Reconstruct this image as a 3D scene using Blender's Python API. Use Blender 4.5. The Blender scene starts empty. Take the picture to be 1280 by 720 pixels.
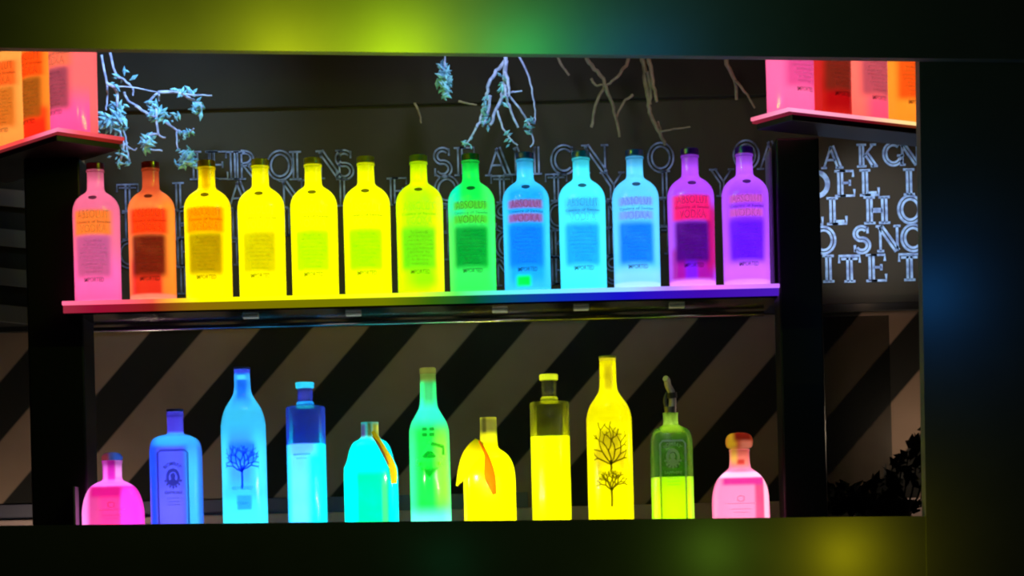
import bpy, bmesh, math, random
from mathutils import Vector, Matrix
random.seed(7)
sc = bpy.context.scene
COL = sc.collection

# ------------------------------------------------------------------ camera
FPX, PPX, PPY, ROLL = 3000.0, 640.0, 735.0, math.radians(1.41)
CAM = Vector((0.0, -5.0, 1.12))
RIGHT = Vector((math.cos(ROLL), 0, -math.sin(ROLL)))
UP = Vector((math.sin(ROLL), 0, math.cos(ROLL)))
FWD = Vector((0, 1, 0))
cd = bpy.data.cameras.new('camera')
cam = bpy.data.objects.new('camera', cd)
COL.objects.link(cam)
m = Matrix((RIGHT, UP, -FWD)).transposed().to_4x4()
m.translation = CAM
cam.matrix_world = m
cd.sensor_width = 36.0
cd.lens = 36.0 * FPX / 1280.0
cd.shift_y = (PPY - 360.0) / 1280.0
cd.clip_start = 0.05
sc.camera = cam


def at(px, py, Y=0.0):
    """the world point at depth Y behind pixel (px, py) of the photograph"""
    d = Y - CAM.y
    return CAM + FWD * d + RIGHT * ((px - PPX) / FPX * d) + UP * (-(py - PPY) / FPX * d)


S = 600.0      # pixels per metre at Y = 0


# ------------------------------------------------------------------ colour
def lin(c):
    out = []
    for v in c[:3]:
        v = v / 255.0
        out.append(v / 12.92 if v <= 0.04045 else ((v + 0.055) / 1.055) ** 2.4)
    return out


def rgba(c, k=1.0):
    return tuple(min(1.0, v * k) for v in lin(c)) + (1.0,)


# ------------------------------------------------------------------ materials
class NT:
    def __init__(self, name):
        self.m = bpy.data.materials.new(name)
        self.m.use_nodes = True
        self.t = self.m.node_tree
        self.t.nodes.clear()
        self.out = self.t.nodes.new('ShaderNodeOutputMaterial')

    def n(self, typ, **kw):
        nd = self.t.nodes.new(typ)
        for k, v in kw.items():
            setattr(nd, k, v)
        return nd

    def l(self, a, b):
        self.t.links.new(a, b)

    def math(self, op, a, b=None, c=None):
        nd = self.n('ShaderNodeMath', operation=op)
        for i, v in enumerate((a, b, c)):
            if v is None:
                continue
            if isinstance(v, (int, float)):
                nd.inputs[i].default_value = v
            else:
                self.l(v, nd.inputs[i])
        return nd.outputs[0]

    def smooth(self, v, lo, hi, a=0.0, b=1.0):
        nd = self.n('ShaderNodeMapRange', interpolation_type='SMOOTHSTEP')
        self.l(v, nd.inputs['Value'])
        nd.inputs['From Min'].default_value = lo
        nd.inputs['From Max'].default_value = hi
        nd.inputs['To Min'].default_value = a
        nd.inputs['To Max'].default_value = b
        return nd.outputs['Result']

    def mixc(self, f, a, b):
        nd = self.n('ShaderNodeMix', data_type='RGBA')
        self.l(f, nd.inputs['Factor'])
        for v, i in ((a, 6), (b, 7)):
            if isinstance(v, tuple):
                nd.inputs[i].default_value = v
            else:
                self.l(v, nd.inputs[i])
        return nd.outputs[2]


GAIN = 1.0


def pbr(name, col, rough=0.5, metal=0.0, noise=0.0, scale=20.0, spec=0.5):
    t = NT(name)
    b = t.n('ShaderNodeBsdfPrincipled')
    b.inputs['Base Color'].default_value = rgba(col)
    b.inputs['Roughness'].default_value = rough
    b.inputs['Metallic'].default_value = metal
    b.inputs['Specular IOR Level'].default_value = spec
    if noise:
        tc = t.n('ShaderNodeTexCoord')
        nz = t.n('ShaderNodeTexNoise')
        nz.inputs['Scale'].default_value = scale
        nz.inputs['Detail'].default_value = 4
        t.l(tc.outputs['Object'], nz.inputs['Vector'])
        lo = tuple(v * (1 - noise) for v in lin(col)) + (1,)
        hi = tuple(min(1, v * (1 + noise)) for v in lin(col)) + (1,)
        t.l(t.mixc(t.smooth(nz.outputs['Fac'], 0.3, 0.7), lo, hi), b.inputs['Base Color'])
    t.l(b.outputs[0], t.out.inputs[0])
    return t.m


def frosted(name, base, masks=(), k=1.0, clear=0.0, gloss=0.04):
    """lit translucent glass / liquor: colour passes the light inside it.
    masks: (cx, hw, cz, hh, softx, softz, colour) in 1/600 m about the bottle's foot."""
    t = NT(name)
    tc = t.n('ShaderNodeTexCoord')
    sep = t.n('ShaderNodeSeparateXYZ')
    t.l(tc.outputs['Object'], sep.inputs[0])
    x = t.math('MULTIPLY', sep.outputs[0], S)
    z = t.math('MULTIPLY', sep.outputs[2], S)
    nz = t.n('ShaderNodeTexNoise')
    nz.inputs['Scale'].default_value = 25.0
    t.l(tc.outputs['Object'], nz.inputs['Vector'])
    col = rgba(base, k)
    first = True
    for (cx, hw, cz, hh, sx, sz, c) in masks:  # tints include edge glow and brighter rims painted into the glass colour
        ax = t.math('ABSOLUTE', t.math('SUBTRACT', x, cx))
        az = t.math('ABSOLUTE', t.math('SUBTRACT', z, cz))
        f = t.math('MULTIPLY', t.smooth(ax, hw - sx, hw + sx, 1, 0), t.smooth(az, hh - sz, hh + sz, 1, 0))
        front = t.math('LESS_THAN', sep.outputs[1], 0.004)
        f = t.math('MULTIPLY', f, front)
        f = t.math('MULTIPLY', f, t.smooth(nz.outputs['Fac'], 0.0, 0.6, 0.86, 1.0))
        col = t.mixc(f, col, rgba(c, k))
        first = False
    tr = t.n('ShaderNodeBsdfTranslucent')
    if first:
        tr.inputs['Color'].default_value = col
    else:
        t.l(col, tr.inputs['Color'])
    sh = tr.outputs[0]
    lw = t.n('ShaderNodeFresnel')
    lw.inputs['IOR'].default_value = 1.45
    if clear > 0:
        tp = t.n('ShaderNodeBsdfTransparent')
        mx = t.n('ShaderNodeMixShader')
        thick = t.math('ADD', t.math('MULTIPLY', lw.outputs[0], 0.5), 1.0 - clear)
        t.l(thick, mx.inputs[0])
        t.l(tp.outputs[0], mx.inputs[1])
        t.l(sh, mx.inputs[2])
        sh = mx.outputs[0]
    gl = t.n('ShaderNodeBsdfGlossy')
    gl.inputs['Roughness'].default_value = 0.15
    gl.inputs['Color'].default_value = (1, 1, 1, 1)
    mx = t.n('ShaderNodeMixShader')
    t.l(t.math('MULTIPLY', lw.outputs[0], 0.6), mx.inputs[0])
    t.l(sh, mx.inputs[1])
    t.l(gl.outputs[0], mx.inputs[2])
    t.l(mx.outputs[0], t.out.inputs[0])
    return t.m


def ink(name, col, k=1.0):
    """printed ink on a lit bottle: lets a little of the light through"""
    t = NT(name)
    tr = t.n('ShaderNodeBsdfTranslucent')
    tr.inputs['Color'].default_value = rgba(col, k)
    t.l(tr.outputs[0], t.out.inputs[0])
    return t.m


def led(name, stops, strength):
    """edge-lit acrylic: stops = (world x, colour)"""
    t = NT(name)
    ge = t.n('ShaderNodeNewGeometry')
    sep = t.n('ShaderNodeSeparateXYZ')
    t.l(ge.outputs['Position'], sep.inputs[0])
    x0, x1 = stops[0][0], stops[-1][0]
    f = t.math('DIVIDE', t.math('SUBTRACT', sep.outputs[0], x0), x1 - x0)
    rp = t.n('ShaderNodeValToRGB')
    el = rp.color_ramp.elements
    for i, (xx, c) in enumerate(stops):
        p = (xx - x0) / (x1 - x0)
        e = el[i] if i < 2 else el.new(p)
        e.position = p
        e.color = rgba(c)
    for i, (xx, c) in enumerate(stops):      # positions are sorted now
        el[i].position = (xx - x0) / (x1 - x0)
        el[i].color = rgba(c)
    t.l(f, rp.inputs[0])
    em = t.n('ShaderNodeEmission')
    em.inputs['Strength'].default_value = strength
    t.l(rp.outputs[0], em.inputs[0])
    t.l(em.outputs[0], t.out.inputs[0])
    return t.m


M_black = pbr('black_lacquer', (20, 20, 20), 0.45, spec=0.25)
M_gloss = pbr('black_gloss_underside', (10, 10, 12), 0.12, spec=0.9)
M_chrome = pbr('brushed_metal_rail', (150, 150, 155), 0.22, 1.0)
M_reflection_pad = pbr('pale_reflection_pad', (225, 225, 225), 0.6)
M_cap = pbr('dark_metal_cap', (70, 66, 66), 0.35, 0.6)
M_rod = pbr('pale_glass_edge', (120, 120, 125), 0.4)
M_header = pbr('header_paint', (105, 105, 105), 0.75, noise=0.06, scale=6, spec=0.15)
M_counter = pbr('counter_front_paint', (95, 95, 95), 0.7, noise=0.06, scale=8, spec=0.15)
M_dark = pbr('dark_board', (30, 30, 29), 0.8, spec=0.1)
M_slat = pbr('grey_slats', (66, 66, 65), 0.8)
M_leafd = pbr('dark_leaves', (14, 15, 14), 0.9, spec=0.05)
M_frost = pbr('frosted_twig', (150, 172, 240), 0.6, noise=0.4, scale=60)
M_ice = pbr('ice_leaf', (118, 188, 255), 0.4, noise=0.5, scale=80)
M_twig = pbr('brown_twig', (112, 103, 86), 0.8, noise=0.3, scale=40)


# ------------------------------------------------------------------ object helpers
def link(o, parent=None):
    COL.objects.link(o)
    if parent:
        o.parent = parent
    return o


def thing(name, label, cat, loc=(0, 0, 0), rz=0.0, group=None):
    o = bpy.data.objects.new(name, None)
    o.empty_display_size = 0.02
    link(o)
    o.location = loc
    o.rotation_euler = (0, 0, rz)
    return tag(o, label, cat, group)


def tag(o, label, cat, group=None):
    o['label'] = label
    o['category'] = cat
    if group:
        o['group'] = group
    return o


def mk(name, bm, mat, parent=None, smooth=False, kind=None):
    me = bpy.data.meshes.new(name)
    bmesh.ops.recalc_face_normals(bm, faces=bm.faces)
    bm.to_mesh(me)
    bm.free()
    me.materials.append(mat)
    if smooth:
        for p in me.polygons:
            p.use_smooth = True
        try:
            me.set_sharp_from_angle(angle=math.radians(38))
        except Exception:
            pass
    o = bpy.data.objects.new(name, me)
    link(o, parent)
    if kind:
        o['kind'] = kind
    return o


def box(bm, x0, x1, y0, y1, z0, z1, bev=0.0):
    vs = [bm.verts.new((x, y, z)) for x in (x0, x1) for y in (y0, y1) for z in (z0, z1)]
    q = ((0, 1, 3, 2), (4, 6, 7, 5), (0, 4, 5, 1), (2, 3, 7, 6), (0, 2, 6, 4), (1, 5, 7, 3))
    fs = [bm.faces.new([vs[i] for i in f]) for f in q]
    if bev:
        es = list({e for f in fs for e in f.edges})
        bmesh.ops.bevel(bm, geom=es, offset=bev, segments=2, affect='EDGES', profile=0.5)


def hexa(bm, front, back):
    """box from four front corners and four back corners (same order round)"""
    a = [bm.verts.new(p) for p in front]
    b = [bm.verts.new(p) for p in back]
    bm.faces.new(a)
    bm.faces.new(b[::-1])
    for i in range(4):
        j = (i + 1) % 4
        bm.faces.new((a[i], b[i], b[j], a[j]))


def prism(bm, poly, z0, z1, bev=0.0):
    a = [bm.verts.new((p[0], p[1], z0)) for p in poly]
    b = [bm.verts.new((p[0], p[1], z1)) for p in poly]
    n = len(poly)
    fs = [bm.faces.new(a[::-1]), bm.faces.new(b)]
    for i in range(n):
        fs.append(bm.faces.new((a[i], a[(i + 1) % n], b[(i + 1) % n], b[i])))
    if bev:
        es = list({e for f in fs for e in f.edges})
        bmesh.ops.bevel(bm, geom=es, offset=bev, segments=2, affect='EDGES', profile=0.5)


def loft(bm, prof, p=2.0, aspect=1.0, seg=48, cap=True):
    """prof: (z, r) in metres; section is a superellipse |x/r|^p + |y/(r*aspect)|^p = 1.
    an aspect may be given per ring as a third value, an exponent as a fourth."""
    rings = []
    for it in prof:
        z, r = it[0], it[1]
        a = it[2] if len(it) > 2 else aspect
        q = it[3] if len(it) > 3 else p
        ring = []
        for i in range(seg):
            th = 2 * math.pi * (i + 0.5) / seg
            c, s = math.cos(th), math.sin(th)
            x = r * math.copysign(abs(c) ** (2.0 / q), c)
            y = r * a * math.copysign(abs(s) ** (2.0 / q), s)
            ring.append(bm.verts.new((x, y, z)))
        rings.append(ring)
    for a_, b_ in zip(rings, rings[1:]):
        for i in range(seg):
            j = (i + 1) % seg
            bm.faces.new((a_[i], a_[j], b_[j], b_[i]))
    if cap:
        bm.faces.new(rings[0][::-1])
        bm.faces.new(rings[-1])


def catmull(pts, n=4):
    """smooth curve through pts (any dimension)"""
    out = []
    P = [pts[0]] + list(pts) + [pts[-1]]
    for i in range(1, len(P) - 2):
        for k in range(n):
            t = k / n
            v = []
            for d in range(len(pts[0])):
                p0, p1, p2, p3 = P[i - 1][d], P[i][d], P[i + 1][d], P[i + 2][d]
                v.append(0.5 * ((2 * p1) + (-p0 + p2) * t + (2 * p0 - 5 * p1 + 4 * p2 - p3) * t * t +
                                (-p0 + 3 * p1 - 3 * p2 + p3) * t ** 3))
            out.append(tuple(v))
    out.append(tuple(pts[-1]))
    return out


def tube(bm, pts, r0, r1=None, seg=6):
    r1 = r0 if r1 is None else r1
    pts = [Vector(p) for p in pts]
    n = len(pts)
    rings = []
    for i, p in enumerate(pts):
        d = (pts[min(i + 1, n - 1)] - pts[max(i - 1, 0)]).normalized()
        a = d.cross(Vector((0.3, 1, 0.2))).normalized()
        b = d.cross(a).normalized()
        r = r0 + (r1 - r0) * i / max(1, n - 1)
        rings.append([bm.verts.new(p + (a * math.cos(2 * math.pi * k / seg) + b * math.sin(2 * math.pi * k / seg)) * r)
                      for k in range(seg)])
    for A, B in zip(rings, rings[1:]):
        for k in range(seg):
            bm.faces.new((A[k], A[(k + 1) % seg], B[(k + 1) % seg], B[k]))
    bm.faces.new(rings[0][::-1])
    bm.faces.new(rings[-1])


def gem(bm, p, size, direction=None):
    """small elongated crystal"""
    p = Vector(p)
    d = (direction or Vector((random.uniform(-1, 1), random.uniform(-.6, .6), random.uniform(-1, 1)))).normalized()
    a = d.cross(Vector((0.2, 1, 0.1))).normalized()
    b = d.cross(a)
    L, W = size, size * 0.38
    tip, tail = bm.verts.new(p + d * L), bm.verts.new(p - d * L)
    r = [bm.verts.new(p + (a * math.cos(k * math.pi / 2) + b * math.sin(k * math.pi / 2)) * W) for k in range(4)]
    for k in range(4):
        bm.faces.new((r[k], r[(k + 1) % 4], tip))
        bm.faces.new((r[(k + 1) % 4], r[k], tail))


def point(name, loc, energy, col=(1, 1, 1), radius=0.02, parent=None):
    ld = bpy.data.lights.new(name, 'POINT')
    ld.energy = energy
    ld.color = col
    ld.shadow_soft_size = radius
    o = bpy.data.objects.new(name, ld)
    link(o, parent)
    o.location = loc
    return o


def spot(name, loc, target, energy, col=(1, 1, 1), deg=30, blend=1.0, radius=0.03):
    ld = bpy.data.lights.new(name, 'SPOT')
    ld.energy = energy
    ld.color = col
    ld.spot_size = math.radians(deg)
    ld.spot_blend = blend
    ld.shadow_soft_size = radius
    o = bpy.data.objects.new(name, ld)
    link(o)
    o.location = loc
    o.rotation_euler = (Vector(target) - Vector(loc)).to_track_quat('-Z', 'Y').to_euler()
    return o


def text_bm(body, height, width=None, bold=0.0, spacing=1.0, line=1.0):
    """flat lettering centred on the origin, lying in the XZ plane facing -Y"""
    cu = bpy.data.curves.new('lettering', 'FONT')
    cu.body = body
    cu.align_x = 'CENTER'
    cu.align_y = 'CENTER'
    cu.size = 1.0
    cu.resolution_u = 2
    cu.offset = bold
    cu.space_character = spacing
    cu.space_line = line
    ob = bpy.data.objects.new('lettering', cu)
    COL.objects.link(ob)
    bpy.context.view_layer.update()
    me = bpy.data.meshes.new_from_object(ob.evaluated_get(bpy.context.evaluated_depsgraph_get()))
    bpy.data.objects.remove(ob)
    bpy.data.curves.remove(cu)
    bm = bmesh.new()
    bm.from_mesh(me)
    bpy.data.meshes.remove(me)
    xs = [v.co.x for v in bm.verts]
    ys = [v.co.y for v in bm.verts]
    cx, cy = (min(xs) + max(xs)) / 2, (min(ys) + max(ys)) / 2
    ky = height / (max(ys) - min(ys))
    kx = width / (max(xs) - min(xs)) if width else ky
    for v in bm.verts:
        v.co = Vector(((v.co.x - cx) * kx, 0.0, (v.co.y - cy) * ky))
    return bm


def wrap(bm, r, z, eps=0.0007, x=0.0):
    for v in bm.verts:
        a = (v.co.x + x) / r
        v.co = Vector(((r + eps) * math.sin(a), -(r + eps) * math.cos(a), v.co.z + z))


def lay(bm, y, z, eps=0.0007, x=0.0):
    for v in bm.verts:
        v.co = Vector((v.co.x + x, -y - eps, v.co.z + z))


def join(dst, src):
    me = bpy.data.meshes.new('tmp')
    src.to_mesh(me)
    src.free()
    dst.from_mesh(me)
    bpy.data.meshes.remove(me)


def ribbon(bm, pts, w):
    """flat stroke in the XZ plane"""
    pts = [Vector((p[0], 0, p[1])) for p in pts]
    n = len(pts)
    L, R = [], []
    for i, p in enumerate(pts):
        d = (pts[min(i + 1, n - 1)] - pts[max(i - 1, 0)]).normalized()
        q = Vector((-d.z, 0, d.x)) * w * 0.5
        L.append(bm.verts.new(p + q))
        R.append(bm.verts.new(p - q))
    for i in range(n - 1):
        bm.faces.new((L[i], R[i], R[i + 1], L[i + 1]))


# ------------------------------------------------------------------ levels of the place
Z_SHELF = at(528, 365.3, -0.06).z
Z_BASE = at(640, 683, 0.0).z
YW = 0.50                         # back wall face

# ================================================================== SETTING
fl = bmesh.new()
box(fl, -3, 3, -6, 0.7, -0.05, 0.0)
mk('floor', fl, M_dark, kind='structure')

# back wall, upper part (smoked dark brown) and lower part (painted diagonal stripes)
zsplit = at(540, 398, YW).z
wu = bmesh.new()
box(wu, -2.0, 2.0, YW, YW + 0.08, zsplit, 2.9)
mk('wall_upper', wu, pbr('smoky_brown_wall', (50, 47, 40), 0.75, noise=0.12, scale=3, spec=0.15), kind='structure')

t = NT('striped_wall')
tc = t.n('ShaderNodeTexCoord')
sep = t.n('ShaderNodeSeparateXYZ')
t.l(tc.outputs['Object'], sep.inputs[0])
sw = FPX / (YW + 5.0)
cr, sr = math.cos(ROLL), math.sin(ROLL)
KX, KZ = 0.86, 0.0
q = t.math('ADD', t.math('MULTIPLY', sep.outputs[0], sw * (cr - 0.86 * sr)),
           t.math('MULTIPLY', t.math('SUBTRACT', sep.outputs[2], CAM.z), -sw * (sr + 0.86 * cr)))
q = t.math('ADD', q, 640 + 0.86 * (PPY - 415) - 250 + 134 * 20)
fr = t.math('FRACT', t.math('DIVIDE', q, 134.0))
up_ = t.smooth(fr, 0.0, 0.03)
dn_ = t.smooth(fr, 0.52, 0.55, 1.0, 0.0)
nz = t.n('ShaderNodeTexNoise')
nz.inputs['Scale'].default_value = 9.0
t.l(tc.outputs['Object'], nz.inputs['Vector'])
brown = t.mixc(nz.outputs['Fac'], rgba((86, 70, 58)), rgba((108, 90, 78)))
colr = t.mixc(t.math('MULTIPLY', up_, dn_), rgba((20, 19, 17)), brown)
b = t.n('ShaderNodeBsdfPrincipled')
b.inputs['Roughness'].default_value = 0.8
b.inputs['Specular IOR Level'].default_value = 0.1
t.l(colr, b.inputs['Base Color'])
t.l(b.outputs[0], t.out.inputs[0])
wl = bmesh.new()
box(wl, -2.0, 2.0, YW, YW + 0.08, 0.0, zsplit)
mk('wall_lower', wl, t.m, kind='structure')

tr = bmesh.new()
box(tr, -2.0, 2.0, YW - 0.012, YW, zsplit - 0.010, zsplit + 0.010, 0.002)
mk('trim_1', tr, M_black, kind='structure')
# dark upper board on the back wall
zb = at(640, 127, YW - 0.02).z
tr = bmesh.new()
box(tr, at(60, 127, YW).x, at(1010, 127, YW).x, YW - 0.02, YW, zb, 2.9, 0.004)
mk('trim_2', tr, pbr('near_black_board', (39, 37, 33), 0.8, noise=0.15, scale=4, spec=0.1), kind='structure')
# low plinth at the foot of the striped wall
zp = at(300, 643, YW - 0.03).z
tr = bmesh.new()
box(tr, -2.0, 2.0, YW - 0.03, YW, 0.9, zp, 0.003)
mk('baseboard_back', tr, pbr('plinth_paint', (110, 92, 88), 0.7), kind='structure')
tr = bmesh.new()
box(tr, -2.0, at(660, 623, YW).x, YW - 0.008, YW, zp, at(300, 624, YW).z, 0.001)
mk('baseboard_strip', tr, pbr('navy_strip', (38, 36, 52), 0.6), kind='structure')

# two black pillars
def pillar(x0p, x1p, ztop, yf, yb):
    p = bmesh.new()
    box(p, at(x0p, 400, yf).x, at(x1p, 400, yf).x, yf, yb, 0.0, ztop, 0.004)
    return mk('pillar', p, M_black, kind='structure')


# made-up header, counter front and right wall, added to hold the soft glows
def slab_from_pixels(name, quad_px, yf, yb, mat):
    f = [at(px, py, yf) for px, py in quad_px]
    bk = [Vector((p.x, yb, p.z)) for p in f]
    bm = bmesh.new()
    hexa(bm, f, bk)
    return mk(name, bm, mat, kind='structure')


YH = -0.34
e0 = at(-120, 62.6, YH + 0.03)
e1 = at(1420, 80.1, YH + 0.03)
hb = bmesh.new()
hexa(hb, [(e0.x, YH, e0.z), (e1.x, YH, e1.z), (e1.x, YH, 2.9), (e0.x, YH, 2.9)],
     [(e0.x, YH + 0.03, e0.z), (e1.x, YH + 0.03, e1.z), (e1.x, YH + 0.03, 2.9), (e0.x, YH + 0.03, 2.9)])
mk('added_header', hb, M_header, kind='structure')

e0 = at(-120, 658.3, -0.30)
e1 = at(1420, 642.3, -0.30)
cb = bmesh.new()
hexa(cb, [(e0.x, -0.30, 0), (e1.x, -0.30, 0), (e1.x, -0.30, e1.z), (e0.x, -0.30, e0.z)],
     [(e0.x, -0.22, 0), (e1.x, -0.22, 0), (e1.x, -0.22, e1.z), (e0.x, -0.22, e0.z)])
mk('added_counter_front', cb, M_counter, kind='structure')
# the shelf behind it that carries the lower bottles
cs = bmesh.new()
box(cs, -1.5, 1.5, -0.219, YW - 0.032, Z_BASE - 0.03, Z_BASE, 0.002)
mk('counter_shelf', cs, M_dark, kind='structure')

p0 = at(1146.5, 70, -0.26)
p1 = at(1146.5, 720, -0.26)
sw_ = bmesh.new()
hexa(sw_, [(p1.x, -0.306, 0.0), (2.0, -0.306, 0.0), (2.0, -0.306, p0.z + 0.4), (p0.x, -0.306, p0.z + 0.4)],
     [(p1.x, -0.26, 0.0), (2.0, -0.26, 0.0), (2.0, -0.26, p0.z + 0.4), (p0.x, -0.26, p0.z + 0.4)])
mk('added_wall_right', sw_, M_counter, kind='structure')

# ================================================================== LIT SHELF
def stops(lst):
    return [(at(px, 370, -0.06).x, c) for px, c in lst]


T_top = stops([(70, (255, 110, 150)), (150, (255, 90, 120)), (190, (255, 90, 70)), (222, (255, 190, 40)),
               (250, (255, 250, 0)), (430, (252, 255, 10)), (520, (225, 255, 40)), (570, (90, 235, 90)),
               (625, (90, 230, 220)), (700, (110, 220, 255)), (790, (150, 200, 255)), (835, (170, 130, 255)),
               (880, (235, 120, 245)), (980, (190, 110, 255))])
T_dim = stops([(70, (170, 50, 70)), (120, (165, 18, 55)), (190, (150, 30, 25)), (240, (150, 110, 10)),
               (330, (135, 125, 0)), (480, (125, 135, 0)), (540, (60, 110, 15)), (590, (10, 95, 45)),
               (640, (12, 80, 130)), (700, (14, 50, 190)), (780, (28, 18, 215)), (880, (70, 14, 190)),
               (980, (80, 30, 200))])
shelf = thing('lit_shelf', 'long lit glass shelf with a rainbow edge carrying thirteen vodka bottles', 'shelf',
              (0, 0, Z_SHELF))
sx0, sx1 = at(77, 370, -0.06).x, at(975, 370, -0.06).x
bm = bmesh.new()
box(bm, sx0, sx1, -0.060, 0.20, -0.0085, 0.0, 0.0015)
mk('lit_plate', bm, led('rainbow_lit_acrylic', T_top, 1.25), shelf)
bm = bmesh.new()
box(bm, sx0 + 0.002, sx1 - 0.002, -0.057, -0.050, -0.024, -0.0086)
mk('edge_strip', bm, led('dim_rainbow_edge', T_dim, 0.85), shelf)
bm = bmesh.new()
box(bm, sx0 + 0.004, sx1 - 0.004, -0.0499, 0.19, -0.028, -0.0087)
mk('underside', bm, M_gloss, shelf)
bm = bmesh.new()
tube(bm, [(sx0 + 0.01, 0.165, -0.036), (sx1 - 0.01, 0.165, -0.036)], 0.0055, seg=16)
mk('rail', bm, M_chrome, shelf, smooth=True)
for px in (312, 441, 625, 727, 847):  # pale pads standing in for bottle tops mirrored in the underside
    bm = bmesh.new()
    x = at(px, 390, 0.02).x
    box(bm, x - 0.016, x + 0.016, 0.03, 0.055, -0.033, -0.0281, 0.001)
    mk('reflection_pad', bm, M_reflection_pad, shelf)

# ================================================================== VODKA BOTTLES
H = lambda y: (379.0 - y) / S
V_PROF = [(0.0, 26.0), (0.7, 27.6), (2.2, 28.6), (5, 29.0), (40, 29.0), (80, 29.2), (110, 29.4), (117, 29.2), (122, 28.2),
          (127, 26.0), (131, 23.0), (134.5, 19.2), (137, 15.4), (139, 12.6), (141, 11.2), (144, 10.6), (150, 10.4),
          (160, 10.4), (163.5, 10.5), (164.2, 11.4), (166.5, 11.4), (167, 10.6)]
bmv = bmesh.new()
loft(bmv, [(z / S, r / S) for z, r in V_PROF])
mk_tmp = mk('glass_body', bmv, M_cap, smooth=True)
V_body = mk_tmp.data
bpy.data.objects.remove(mk_tmp)


def keep(bm, name, smooth=False):
    o = mk(name, bm, M_cap, smooth=smooth)
    me = o.data
    bpy.data.objects.remove(o)
    me.materials.clear()
    me.materials.append(None)
    return me


bm = bmesh.new()
loft(bm, [(167.1 / S, 10.6 / S), (167.5 / S, 11.2 / S), (174.5 / S, 11.2 / S), (175.2 / S, 10.4 / S)], seg=32)
V_cap = keep(bm, 'cap', True)
R0 = 29.2 / S
bm = text_bm('ABSOLUT', 10.5 / S, 41 / S, bold=0.012)
wrap(bm, R0, H(271))
b2 = text_bm('VODKA', 10.5 / S, 34 / S, bold=0.012)
wrap(b2, R0, H(289))
join(bm, b2)
V_brand = keep(bm, 'brand_lettering')
bm = text_bm('Country of Sweden', 4.2 / S, 46 / S, bold=0.01)
wrap(bm, R0, H(281))
V_country = keep(bm, 'country_lettering')
bm = text_bm('This superb vodka\nwas distilled from grain\ngrown in the rich fields of\nsouthern Sweden. It has been\nproduced at the famous old\n'
             'distilleries near Ahus\nin accordance with more\nthan 400 years of\nSwedish tradition.', 42 / S, 36 / S)
wrap(bm, R0, H(323))
V_script = keep(bm, 'script_lettering')
bm = text_bm('IMPORTED', 5.6 / S, 25 / S, bold=0.02)
wrap(bm, R0, H(352.5))
V_import = keep(bm, 'import_lettering')
bm = bmesh.new()
bmesh.ops.create_circle(bm, cap_ends=True, segments=20, radius=1.0)
bmesh.ops.scale(bm, vec=(5.4 / S, 3.4 / S, 1), verts=bm.verts)
bmesh.ops.rotate(bm, cent=(0, 0, 0), matrix=Matrix.Rotation(math.radians(52), 3, 'X'), verts=bm.verts)
bmesh.ops.translate(bm, vec=(0, -25.6 / S, H(250)), verts=bm.verts)
V_medal = keep(bm, 'seal')

GLOW_V = bpy.data.lights.new('bottle_glow_fill', 'POINT')  # added lights inside bottles, standing in for the glow from the shelf below
GLOW_V.energy = 0.047
GLOW_V.shadow_soft_size = 0.022
GLOW_N = bpy.data.lights.new('neck_glow_fill', 'POINT')
GLOW_N.energy = 0.012
GLOW_N.shadow_soft_size = 0.010


def add_glow(root, data, z, x=0.0, y=0.0):
    o = bpy.data.objects.new(data.name, data)
    link(o, root)
    o.location = (x, y, z)
    return o


def part(me, name, mat, root):
    o = bpy.data.objects.new(name, me)
    link(o, root)
    o.material_slots[0].link = 'OBJECT'
    o.material_slots[0].material = mat
    return o


def shade(c, k):
    return tuple(int(v * k) for v in c)


def vodka(label, loc, spec, group, rz=0.0, glow_fills=True, power=None):
    base, panel, band = spec['base'], spec['panel'], spec.get('band')
    root = thing('vodka_bottle', label, 'bottle', loc, rz, group)
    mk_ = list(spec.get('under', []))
    mk_.append((-1, 21, 56, 26, 4.5, 6, panel))  # script block; also paints the centre darker than the edge-lit rim
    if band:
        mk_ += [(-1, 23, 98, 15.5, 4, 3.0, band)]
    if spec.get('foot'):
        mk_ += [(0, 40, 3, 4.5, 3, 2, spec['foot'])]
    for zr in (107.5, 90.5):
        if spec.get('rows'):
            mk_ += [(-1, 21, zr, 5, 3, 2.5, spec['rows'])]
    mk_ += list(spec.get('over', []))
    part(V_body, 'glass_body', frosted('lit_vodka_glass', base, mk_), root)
    part(V_cap, 'cap', frosted('dim_cap', shade(spec.get('cap', base), 0.62)), root)
    inkc = spec.get('ink', shade(panel, 0.75))
    brand = spec.get('brand', (225, 225, 225))
    part(V_brand, 'brand_lettering', ink('brand_ink', brand), root)
    part(V_country, 'country_lettering', ink('thin_ink', (120, 120, 120)), root)
    part(V_script, 'script_lettering', ink('script_ink', (205, 205, 205)), root)
    part(V_import, 'import_lettering', ink('imprint_ink', (130, 130, 130)), root)
    part(V_medal, 'seal', ink('seal_ink', (105, 95, 105)), root)
    for z in (0.022, 0.066, 0.110, 0.154, 0.192):
        add_glow(root, GLOW_V, z)
    add_glow(root, GLOW_N, 0.248)
    return root


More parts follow.
